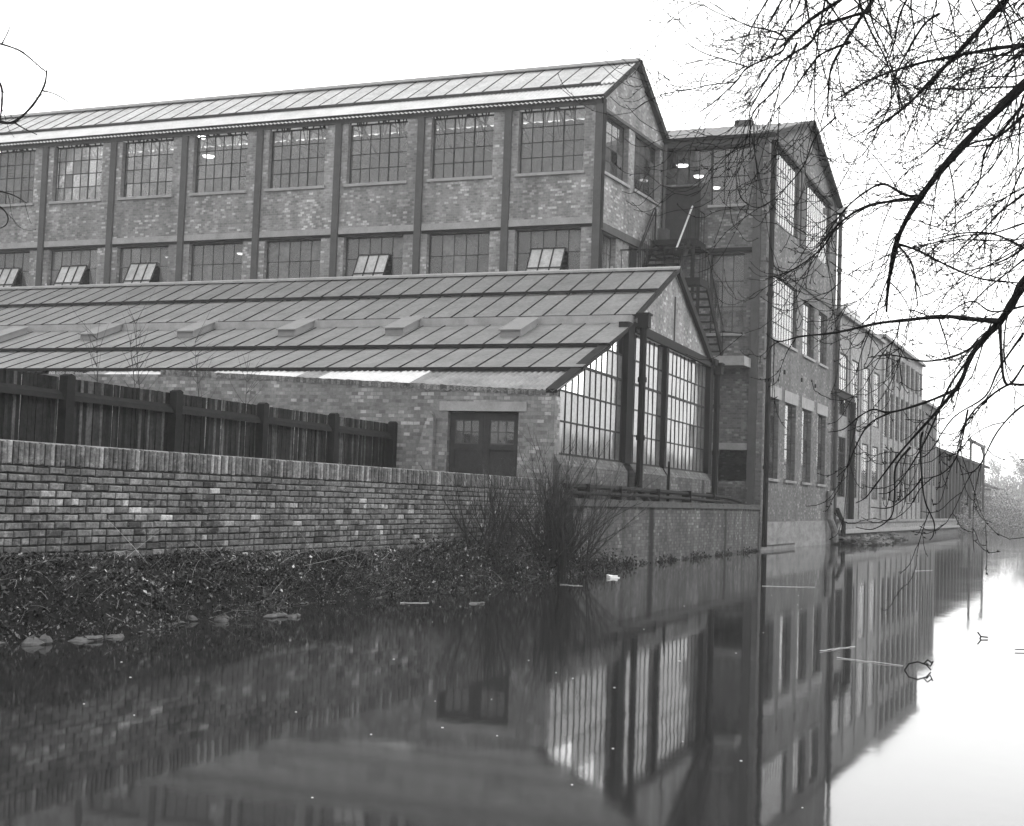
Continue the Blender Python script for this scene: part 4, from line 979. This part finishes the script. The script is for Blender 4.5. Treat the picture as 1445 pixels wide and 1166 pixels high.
reed(1157, 919, 1206, 912, 'pale straw afloat left of the curled twig'); reed(1180, 928, 1275, 940, 'long thin straw reaching the curled twig'); reed(1075, 827, 1150, 829, 'pale line of straw afloat below the tall block'); reed(790, 825, 822, 827, 'short straw afloat beside the shrub foot')
reed(1290, 806, 1315, 805, 'faint straw afloat far right'); reed(565, 851, 605, 851, 'straw lying along the bank edge left of the shrub')
for k in range(40):
    pass
mb = MB()
for k in range(45):
    p = onz(U(100, 1150), 820 + 330 * R() ** 1.6, .003); s = U(.003, .008) * (.5 + p.y / 20)
    mb.box(Fr((p.x, p.y), Vector((1, 0)), Vector((0, 1))), -s, s, -s, s, 0, .003)
mb.build('floating_specks', M_WHITE, kind='stuff', label='specks of dust and seed floating on the water')

# ================================================================== FAR BUILDINGS along the canal
FS = FF        # u along the canal, n outward to the water (ey is outward)
def hall(name, label, u0, u1, ztop, depth, mat, piers, wins, roofh, bay0, nb, bw, glass=M_GLASSC, back=0.0, bandz=None):
    root = thing(name, label, 'building', FF.P((u0 + u1) / 2, -depth / 2, 1.0)); fr = FF.shift(b=-back)
    holes = []
    for k in range(nb):
        for (a, b, z0, z1, c, r_) in wins: holes.append((bay0 + k * bw + a, bay0 + k * bw + b, z0, z1))
    mb = MB(); wall_grid(mb, fr, u0, u1, .2, ztop, holes, .35); mb.box(fr, u0, u0 + .3, -depth, -.352, .2, ztop); mb.box(fr, u1 - .3, u1, -depth, -.352, .2, ztop); mb.box(fr, u0, u1, -depth - .3, -depth, .2, ztop); mb.build('wall', mat, root)
    for k in range(nb):
        for (a, b, z0, z1, c, r_) in wins: window(root, fr, bay0 + k * bw + a, bay0 + k * bw + b, z0, z1, c, r_, glass, rec=.03, bw=.045, fw=.06, pieces=False)
        if piers:
            mb = MB(); mb.box(fr, bay0 + k * bw - .18, bay0 + k * bw + .18, .003, .06, .9, ztop - .5); mb.build('pier', mat, root)
    if bandz:
        mb = MB(); mb.box(fr, u0, u1, .003, .06, bandz, ztop - .02); mb.build('upper_band', M_CONCB, root)
    mb = MB(); mb.box(fr, u0 - .1, u1 + .1, -.3, .18, ztop, ztop + .15); mb.build('parapet', M_CONC, root)
    mb = MB(); slab(mb, Fr(fr.o, fr.ex, fr.ey), u0 - .1, u1 + .1, -depth / 2, ztop + .1 + roofh, -.31, ztop + .12, .15); slab(mb, fr, u0 - .1, u1 + .1, -depth, ztop + .12, -depth / 2, ztop + .1 + roofh, .15); mb.build('roof', M_LEAD, root)
    return root
hall('engine_hall', 'hazy brick hall with tall bright windows next beyond the tall factory block', .5, 11.7, 9.45, 12, MB_FAR, True, [(.45, 2.3, 5.3, 7.9, 4, 5), (.5, 2.2, 1.9, 4.4, 4, 4)], .15, .6, 4, 2.78)
hall('ribbed_works', 'hazy long works building with closely spaced wall piers and pale upper band', 11.9, 26.3, 9.8, 12, MB_FAR, True, [(.3, 1.5, 1.9, 4.4, 3, 4), (.3, 1.5, 5.0, 7.3, 3, 4), (.3, 1.5, 8.0, 9.3, 3, 2)], .1, 12.2, 8, 1.75, M_GLASSC, bandz=None)
hall('dark_works_block', 'lower dark works block stepping down beyond the ribbed works', 26.6, 33.4, 7.75, 10, MB_FARD, True, [(.5, 1.4, 3, 6, 2, 4)], .1, 26.9, 3, 2.1, M_GLASS)
# long shed with mono-pitch outline
root = thing('canal_shed', 'long low dark shed with many posts and a falling roofline in the haze', 'shed', FF.P(50, -4, 1.0))
fr = FF.shift(b=-.5)
for k in range(18):
    u = 34 + k * 2.0; mb = MB(); mb.box(fr, u, u + .3, 0, .25, .8, 5.45); mb.build('post', M_STEEL, root)
mb = MB(); wall_grid(mb, fr, 34, 70, .8, 5.5, [(u + .5, u + 1.7, z, z + .7) for u in (50, 52, 54, 56) for z in (4.2, 2.2)], .3, -.05); mb.build('wall', MB_FARD, root)
mb = MB(); wall_grid(mb, fr, 34, 70, .8, 5.5, [(u + .2, u + 2, z, z + .9) for u in (50, 52, 54, 56) for z in (4.2, 2.2)], .3, -9.5); mb.build('rear_wall', MB_FARD, root)
mb = MB(); slab(mb, fr, 33.8, 70.3, -5, 6.6, .5, 5.5, .2); slab(mb, fr, 33.8, 70.3, -10, 5.5, -5, 6.6, .2); mb.build('roof', M_IRON, root)
root = thing('far_boathouse', 'small pale-fronted building with a pitched roof beyond the long shed', 'building', FF.P(82, -2, .8))
fr = FF.shift(b=-2); mb = MB(); mb.box(fr, 72, 96, -10, 0, .6, 3.6); mb.build('wall', MB_FARD, root); mb = MB(); mb.box(fr, 73, 95, .0, .1, 3.2, 4.0); mb.build('fascia', M_PALE, root)
mb = MB(); slab(mb, fr, 71, 97, -5, 6.2, .8, 4.1, .2); slab(mb, fr, 71, 97, -10.5, 4.1, -5, 6.2, .2); mb.build('roof', M_IRON, root)
root = thing('far_rendered_block', 'very pale block with stepped top far behind, beside the tall block eaves', 'building', FF.P(30, -50, 1))
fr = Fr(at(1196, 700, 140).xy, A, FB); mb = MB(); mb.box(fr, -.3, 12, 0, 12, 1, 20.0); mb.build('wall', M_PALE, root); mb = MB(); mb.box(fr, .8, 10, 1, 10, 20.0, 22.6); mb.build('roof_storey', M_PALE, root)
# steel portal standing off the quay
t = thing('steel_portal', 'dark steel portal frame projecting over the quay beyond the tall block', 'gantry', FF.P(4.2, .1, 1.0))
mb = MB(); mb.box(FF, 3.1, 3.14, .1, .29, .99, 5.92); mb.box(FF, 3.36, 3.4, .1, .29, .99, 5.92); mb.box(FF, 3.14, 3.36, .16, .22, .99, 5.92); mb.build('post', M_IRON, t)
mb = MB(); mb.box(FF, -.6, 3.44, .1, .29, 5.922, 5.96); mb.box(FF, -.6, 3.44, .1, .29, 6.18, 6.22); mb.box(FF, -.6, 3.44, .17, .23, 5.96, 6.18); mb.build('beam', M_IRON, t)
t = thing('far_gantry', 'light steel gantry frame above the roof of the long shed', 'gantry', FF.P(56, .6, 1.0))
for u in (47, 57):
    mb = MB(); mb.bar(FF.P(u, .7, 1), FF.P(u, .7, 6.5), .13); mb.build('post', M_STEEL, t)
mb = MB(); mb.bar(FF.P(46, .7, 6.6), FF.P(57.4, .7, 6.6), .13, .2); mb.bar(FF.P(57, .7, 6.0), FF.P(55, .7, 6.5), .12); mb.build('beam', M_STEEL, t)
# low quay wall
root = thing('quay_wall', 'low concrete-capped quay wall running into the haze beyond the tall block', 'wall', FF.P(20, .2, 0))
mb = MB(); mb.box(FF, .1, 43, -.3, .35, -.6, .42); mb.build('brick_face', MB_FARD, root); mb = MB(); mb.box(FF, .1, 43, -.35, .5, .421, .56); mb.build('lower_ledge', M_CONC, root)
mb = MB(); mb.box(FF, .1, 43, -.35, .25, .562, .86); mb.build('brick_parapet', MB_FAR, root); mb = MB(); mb.box(FF, .1, 43, -.4, .32, .862, .99); mb.build('coping', M_CONCB, root)
mb = MB(); mb.prism(FF, [(.1, .992), (3.6, .992), (.1, 1.7)], -.3, .0); mb.build('ramped_end', MB_FAR, root)
t = thing('quay_tank', 'small dark drum standing on the quay behind the portal post', 'tank', FF.P(3.0, -1.2, 1.0))
mb = MB(); mb.tube([FF.P(3, -1, 1.0), FF.P(3, -1, 2.1), FF.P(3, -1, 2.3)], [.6, .6, .3], 14); mb.build('drum', M_STEEL, t); mb = MB(); mb.tube([FF.P(3, -1, 2.3), FF.P(3, -1, 2.5)], .12, 8); mb.build('cap', M_IRON, t)
mb = MB()
for k in range(260):
    u = U(-.2, 7.5) if R() < .7 else U(-.3, 14); n = U(.35, 1.7) * (1 if u < 4 else .7); rock(mb, FF.P(u, n, U(-.05, .22) * (1.6 - n / 1.6)), U(.08, .3), U(.08, .25), U(.04, .14), FF, 6)
mb.build('rubble', M_STONE, kind='stuff', label='rubble heaped in the water at the foot of the quay wall')
# far scrub
def blob(mb, c, rx, ry, rz, n, s, tlo, thi):
    for _ in range(n):
        v = Vector((random.gauss(0, 1), random.gauss(0, 1), random.gauss(0, 1))).normalized() * (R() ** .4); p = c + Vector((v.x * rx, v.y * ry, v.z * rz)); e = Euler((U(-1.5, 1.5), U(-1.5, 1.5), U(0, 6.3))).to_matrix(); q = s * U(.5, 1.3)
        mb.face(ID, [p + e @ Vector(w) * q for w in ((-1, 0, 0), (0, -.5, 0), (1, 0, 0), (0, .5, 0))], [(0, 0)] * 4, 0, U(tlo, thi))
mb = MB()
for (px, py, d, rx, rz) in [(1362, 738, 105, 3, 1.2), (1380, 725, 110, 4, 2.4), (1400, 722, 118, 4, 2.6), (1350, 742, 100, 2.5, 1.0), (1418, 735, 125, 4, 2.2), (1437, 740, 128, 4, 1.6), (1455, 742, 128, 4, 1.6), (1350, 728, 104, 1.8, 1.6)]:
    c = at(px, py, d); blob(mb, Vector((c.x, c.y, max(c.z, .3))), rx, 3, rz, 5200, .07, .12, .42)  # leaf tones raised so the scrub's colour carries the haze
mb.build('quayside_scrub', M_LITTER, kind='stuff', label='pale scrub along the far bank')
def far_tree(px, d, h, w, lab):
    b = at(px, 715, d); b = Vector((b.x, b.y, .8)); t = thing('distant_tree', lab, 'tree', b, 'pale bare trees at the end of the canal'); mb = MB(); tw = MB()
    pts = grow(mb, b, Vector((U(-.1, .1), 0, 1)), h * .8, h * .025, 8, lambda f: .03, .08, sides=6)
    for i in range(2, 9):
        for _ in range(5):
            q = grow(mb, pts[i], Vector((U(-1, 1), U(-1, 1), U(.2, .9))), w * U(.3, .7), h * .008, 6, lambda f: .08, .15, sides=4)
            for c in q[2:]:
                for _ in range(5): grow(tw, c, Vector((U(-1, 1), U(-1, 1), U(-.1, .9))), w * U(.1, .25), h * .0035, 3, lambda f: .05, .2, sides=3)
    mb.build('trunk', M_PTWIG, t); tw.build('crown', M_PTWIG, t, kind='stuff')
far_tree(1438, 300, 13, 9, 'bare tree in thick haze at the right edge of the picture'); far_tree(1412, 380, 15, 10, 'fainter bare tree left of the one at the right edge'); far_tree(1462, 270, 13, 9, 'bare tree just past the right edge of the picture')
mb = MB()
for k in range(36):
    px = 1320 + k * 8; d = U(420, 490); c = at(px, 700, d); blob(mb, Vector((c.x, c.y, 3)), 12, 9, U(6, 14), 1400, .5, .2, .35)  # mist over the wood is partly put into these pale tones
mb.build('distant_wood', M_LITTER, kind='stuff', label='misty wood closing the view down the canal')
# tall hedge bank on the towpath side: off to the right of the view, mirrored in the factory glass
mb = MB()
for k in range(60):
    s_ = 14 + k * 2.6; o_ = 5.2; p = Vector((1.2, -.5)) + D(21) * min(s_, 30) + D(24.2) * max(0, s_ - 30) + Vector((.92, -.39)) * o_
    blob(mb, Vector((p.x, p.y, 2.4)), 2.2, 2.2, U(2.4, 3.6), 1700, .12, .02, .06); rock(mb, Vector((p.x, p.y, 2.2)), 2.0, 2.0, 2.8, ID, 12)
mb.build('towpath_hedge', M_LITTER, kind='stuff', label='tall dark hedge along the towpath side')

# ================================================================== OVERHANGING TREES
def smooth(pts, k=5):
    out = []
    for i in range(len(pts) - 1):
        p0 = pts[max(i - 1, 0)]; p1 = pts[i]; p2 = pts[i + 1]; p3 = pts[min(i + 2, len(pts) - 1)]
        for j in range(k):
            t = j / k; out.append(.5 * ((2 * p1) + (p2 - p0) * t + (2 * p0 - 5 * p1 + 4 * p2 - p3) * t * t + (3 * p1 - p0 - 3 * p2 + p3) * t ** 3))
    out.append(pts[-1]); return out
def bud(mb, p, d, s):
    d = d.normalized(); x = d.orthogonal().normalized(); y = d.cross(x); i0 = len(mb.v)
    mb.v += [p] + [p + d * s * .4 + (x * math.cos(a) + y * math.sin(a)) * s * .14 for a in (0, 2.1, 4.2)] + [p + d * s]
    for a, b in ((1, 2), (2, 3), (3, 1)):
        for q in ([0, b, a], [a, b, 4]): mb.f.append([i0 + t for t in q]); mb.mi.append(0); mb.uv += [(0, 0)] * 3; mb.tone += [.5] * 3
def twig(mb, p, d, L_, r, lvl, droop=.16):
    """hangs out and down, then the tip turns up again; buds along it"""
    seg = 8 if lvl else 6; pts = [p.copy()]; rad = [r]; d = d.normalized(); wob = .11
    for i in range(seg):
        f = i / seg; g = -droop if f < .5 else droop * 2.3
        d = (d + Vector((U(-wob, wob), U(-wob, wob), U(-wob, wob) + g))).normalized(); p = p + d * (L_ / seg); pts.append(p.copy()); rad.append(max(.0022, r * (1 - .75 * (i + 1) / seg)))
        if R() < .5: bud(mb, p, d + Vector((U(-.8, .8), U(-.8, .8), U(-.3, .9))), U(.013, .03))
        if lvl and R() < .36: twig(mb, p, d + Vector((U(-.8, .8), U(-.8, .8), U(-.7, .6))), L_ * U(.2, .5), r * .6, lvl - 1, droop)
    mb.tube(pts, rad, 3, 0, .5, cap=False); bud(mb, p, d, U(.014, .028))
def limb(bm, tm, px, d0, d1, w0, w1, dens=7.0, tl=(.25, .7), lvl=1):
    """px: traced polyline in the photograph, laid out between d0 and d1 metres away"""
    n = len(px); P3 = [at(x, y, d0 + (d1 - d0) * i / (n - 1)) for i, (x, y) in enumerate(px)]; pts = smooth(P3, 5)
    rad = [(w0 + (w1 - w0) * (i / (len(pts) - 1)) ** .8) * (1 + .12 * math.sin(i * 1.3)) for i in range(len(pts))]
    b_ = MB(); b_.tube(pts, [q * 1.15 for q in rad], 7 if w0 > .012 else 5, 0, .5); b_.build('branch', M_BARK, t, smooth=True)
    for i in range(1, len(pts)):
        s = (pts[i] - pts[i - 1]); c = dens * s.length
        while c > R():
            c -= 1; d = s.normalized() * U(.3, 1.0) + Vector((U(-.9, .5), U(-.8, .8), U(-.9, .55))); twig(tm, pts[i - 1].lerp(pts[i], R()), d, U(*tl), max(.0036, min(.0055, rad[i] * .55)), lvl)
t = thing('overhanging_tree', 'leafless tree reaching its drooping budded branches over the canal from the right', 'tree', (6.6, 7.2, .7))
tr = MB(); tr.tube([(6.6, 7.2, .4), (6.6, 7.2, .8), (6.55, 7.25, 1.6), (6.45, 7.3, 3.0), (6.2, 7.4, 4.6), (6.0, 7.6, 6.5), (6.1, 7.9, 8.5), (6.0, 8.4, 11)], [.48, .36, .29, .26, .23, .18, .12, .05], 12); 
bm, tm = MB(), MB()
def root_to(z, p, r): tr.tube(smooth([Vector((6.2, 7.4, z)), Vector((5.3, 7.7, z + .5)), p + (p - Vector((5.3, 7.7, z))) * -.2 + Vector((0, 0, .2)), p], 4), [r * 1.5] * 5 + [r * 1.3] * 4 + [r] * 4, 8)
E_ = 1475
limbs = [
 ([(E_, 92), (1445, 119), (1358, 206), (1300, 277), (1266, 339), (1254, 400), (1251, 440)], 7.6, 8.6, .030, .006, 7),
 ([(1300, 277), (1277, 275), (1247, 260), (1220, 272), (1194, 294), (1171, 324)], 8.2, 8.8, .010, .004, 9),
 ([(1296, 280), (1239, 287), (1210, 297), (1180, 320), (1160, 350), (1120, 380), (1080, 394)], 8.2, 9.0, .010, .003, 7),
 ([(1268, 345), (1296, 354), (1341, 377), (1386, 394), (1445, 400)], 8.3, 8.4, .008, .004, 7),
 ([(1265, 345), (1278, 359), (1289, 379), (1295, 431)], 8.3, 8.6, .008, .003, 7),
 ([(E_, -60), (1415, 4), (1370, 55), (1326, 102), (1277, 151), (1224, 189)], 7.8, 8.8, .022, .005, 8),
 ([(1260, -50), (1232, 0), (1209, 34), (1179, 83), (1170, 113), (1168, 165)], 8.2, 8.8, .014, .004, 8),
 ([(E_, 60), (1445, 64), (1409, 68), (1349, 79), (1296, 90), (1232, 111), (1180, 140)], 7.8, 8.8, .016, .004, 8),
 ([(E_, 140), (1445, 163), (1409, 192), (1367, 205), (1320, 240)], 7.8, 8.4, .012, .004, 8),
 ([(1445, 147), (1410, 190), (1390, 215), (1380, 260), (1350, 300)], 7.9, 8.5, .010, .003, 8),
 ([(1230, -30), (1180, 4), (1150, 23), (1125, 44), (1110, 60), (1100, 75), (1056, 95), (1038, 116), (1009, 143), (988, 158)], 8.2, 9.0, .012, .003, 7),
 ([(1056, 95), (1025, 85), (996, 76), (977, 66), (961, 52)], 8.9, 9.1, .005, .002, 8),
 ([(1230, 15), (1180, 29), (1156, 39), (1144, 60), (1117, 77), (1098, 91), (1083, 110), (1067, 139), (1058, 158), (1060, 183)], 8.2, 8.9, .010, .003, 7),
 ([(1200, 60), (1180, 67), (1156, 79), (1137, 102), (1114, 135), (1096, 154)], 8.2, 8.9, .009, .003, 7),
 ([(1125, 60), (1108, 100), (1096, 125), (1063, 160), (1058, 200), (1060, 215)], 8.4, 8.8, .007, .002, 7),
 ([(1110, 62), (1104, 50), (1079, 41), (1061, 38), (1034, 27), (1004, 14), (985, 0)], 8.4, 8.9, .007, .002, 8),
 ([(1095, -20), (1083, 0), (1067, 27), (1050, 60)], 8.4, 8.8, .008, .003, 8),
 ([(1038, 116), (1000, 120), (965, 128), (942, 122), (936, 114)], 8.8, 9.1, .004, .0015, 6),
 ([(1325, 20), (1300, 40), (1262, 110), (1255, 150), (1230, 200)], 8.0, 8.7, .008, .003, 8),
 ([(1290, -20), (1270, 20), (1262, 60), (1245, 110)], 8.0, 8.5, .008, .003, 8),
 ([(1180, 165), (1150, 195), (1130, 240), (1080, 290), (1050, 285), (1040, 262)], 8.5, 9.0, .005, .002, 6),
 ([(1445, 350), (1400, 330), (1350, 330), (1310, 340)], 7.9, 8.3, .007, .003, 8),
 # the lower group
 ([(E_, 360), (1445, 399), (1429, 427), (1411, 454), (1387, 480), (1369, 505), (1355, 540), (1327, 575), (1302, 603)], 6.9, 7.5, .026, .006, 3.2),
 ([(1411, 454), (1366, 450), (1331, 447), (1278, 452), (1236, 457), (1179, 469.5), (1130, 475), (1099, 482), (1081, 471)], 7.1, 8.2, .014, .002, 4.5),
 ([(1387, 480), (1352, 501), (1306, 510), (1257, 501), (1225, 505)], 7.2, 7.8, .008, .002, 4),
 ([(1411, 455), (1413, 498), (1417, 536), (1427, 541), (1445, 515)], 7.0, 7.0, .009, .005, 3),
 ([(E_, 535), (1445, 543), (1419, 545), (1376, 578), (1352, 617)], 6.9, 7.3, .008, .003, 4),
 ([(1355, 540), (1348, 550), (1306, 568), (1257, 582), (1232, 578), (1211, 589), (1190, 606), (1169, 610)], 7.3, 7.9, .009, .002, 3),
 ([(1257, 582), (1225, 600), (1204, 638), (1198, 656), (1181, 673)], 7.5, 7.8, .005, .002, 1.5),
 ([(1302, 603), (1271, 638), (1236, 684), (1222, 702), (1208, 710)], 7.5, 7.8, .007, .002, 2),
 ([(1285, 631), (1264, 659), (1262, 702), (1257, 730), (1232, 747), (1208, 744)], 7.5, 7.7, .006, .002, 1.5),
 ([(1302, 610), (1299, 628), (1301, 677), (1306, 709), (1318, 737), (1317, 755), (1312, 762)], 7.4, 7.6, .006, .002, 1.5),
 ([(1302, 673), (1285, 695), (1257, 716), (1229, 716)], 7.5, 7.7, .005, .002, 2.5),
 ([(1366, 578), (1352, 640), (1330, 668), (1301, 676)], 7.3, 7.6, .005, .002, 2.5),
 ([(1369, 505), (1340, 545), (1316, 600), (1296, 640), (1262, 690), (1240, 697)], 7.2, 7.7, .007, .002, 2),
 ([(1376, 578), (1362, 600), (1352, 632), (1350, 668)], 7.2, 7.4, .004, .0015, 2),
 ([(1445, 432), (1400, 440), (1370, 425), (1331, 447)], 7.0, 7.3, .005, .003, 5),
 ([(E_, 560), (1440, 575), (1407, 610), (1380, 660), (1356, 670)], 7.0, 7.3, .006, .002, 3),
 ([(1445, 470), (1410, 520), (1390, 560), (1345, 590), (1310, 640), (1290, 645)], 7.0, 7.5, .006, .002, 3),
 ([(1270, 452), (1262, 480), (1240, 497), (1222, 520)], 7.6, 8.0, .004, .002, 4),
]
for (px, d0, d1, w0, w1, dens) in limbs: limb(bm, tm, px, d0, d1, w0 , w1, dens * (1.0 if dens < 5 else 1.35), (.22, .7) if dens < 5 else (.3, 1.0), 1)
# plenty of finer branches sweeping in from above and the right
for k in range(56):
    x0, y0 = (U(1120, 1480), U(-60, -10)) if k % 2 else (U(1450, 1490), U(-20, 430)); L_ = U(90, 260); ang = U(.9, 1.9) if k % 2 else U(2.2, 3.0); x, y = x0, y0; pl = [(x, y)]
    for i in range(6): ang += U(-.22, .25); x += math.cos(ang) * L_ / 6; y += math.sin(ang) * L_ / 6; pl.append((x, y))
    if min(q[0] for q in pl) < 1020: continue
    d = U(7.4, 8.8); limb(bm, tm, pl, d, d + U(0, .6), U(.004, .008), .0018, 5.5, (.25, .8), 1)
for z, (q, d) in ((5.0, ((E_, 92), 7.6)), (5.6, ((E_, -60), 7.8)), (3.6, ((E_, 360), 6.9)), (5.2, ((E_, 60), 7.8)), (4.4, ((E_, 140), 7.8)), (3.0, ((E_, 545), 6.95))): root_to(z, at(q[0], q[1], d), .03)
tr.build('trunk', M_BARK, t, smooth=True); tm.build('twigs', M_BARK, t, kind='stuff')
t = thing('left_tree', 'leafless tree whose few fine branches enter the picture at the upper left', 'tree', (-9.5, 15.5, 1.0))
tr = MB(); tr.tube([(-9.5, 15.5, .8), (-9.5, 15.5, 2), (-9.4, 15.4, 5), (-9.2, 15.3, 8)], [.22, .17, .13, .05], 9); bm, tm = MB(), MB()
for (px, d0, d1, w0, w1, dens) in [
 ([(-60, 150), (-15, 165), (0, 172), (20, 172), (45, 150), (62, 122), (66, 100)], 14, 14, .020, .007, 3),
 ([(20, 173), (35, 182), (52, 190)], 14, 14, .008, .004, 4), ([(-20, 60), (0, 62), (30, 73), (58, 96), (66, 102)], 14, 14, .010, .005, 3),
 ([(60, 128), (80, 134), (107, 151)], 14, 14, .007, .003, 3), ([(-20, 90), (0, 118), (3, 140), (0, 172)], 14, 14, .012, .008, 2), ([(-30, 262), (0, 270), (20, 276), (38, 287)], 14, 14, .009, .004, 3),
 ([(-30, 280), (0, 292), (11, 306), (8, 318), (-5, 324)], 14, 14, .009, .004, 2), ([(2, 63), (10, 48), (14, 38)], 14, 14, .006, .004, 4)]: limb(bm, tm, px, d0, d1, w0, w1, dens * .8, (.15, .45), 0)
for z in (4.8, 5.6): tr.tube([(-9.4, 15.4, z - .5), at(-60, 150, 14)], [.05, .012], 6)
tr.build('trunk', M_BARK, t, smooth=True); tm.build('twigs', M_BARK, t, kind='stuff')

# ================================================================== AIR
m = M('thin winter haze'); pv = m.n('ShaderNodeVolumePrincipled'); pv.inputs['Color'].default_value = G(1); pv.inputs['Density'].default_value = .0009; pv.inputs['Anisotropy'].default_value = .2
m.l(pv.outputs[0], m.out.inputs['Volume']); M_AIR = m.m
mb = MB(); mb.box(ID, -440, 440, -140, 540, -2.6, 32); mb.build('haze', M_AIR, kind='stuff', label='thin pale winter haze filling the air over the canal')
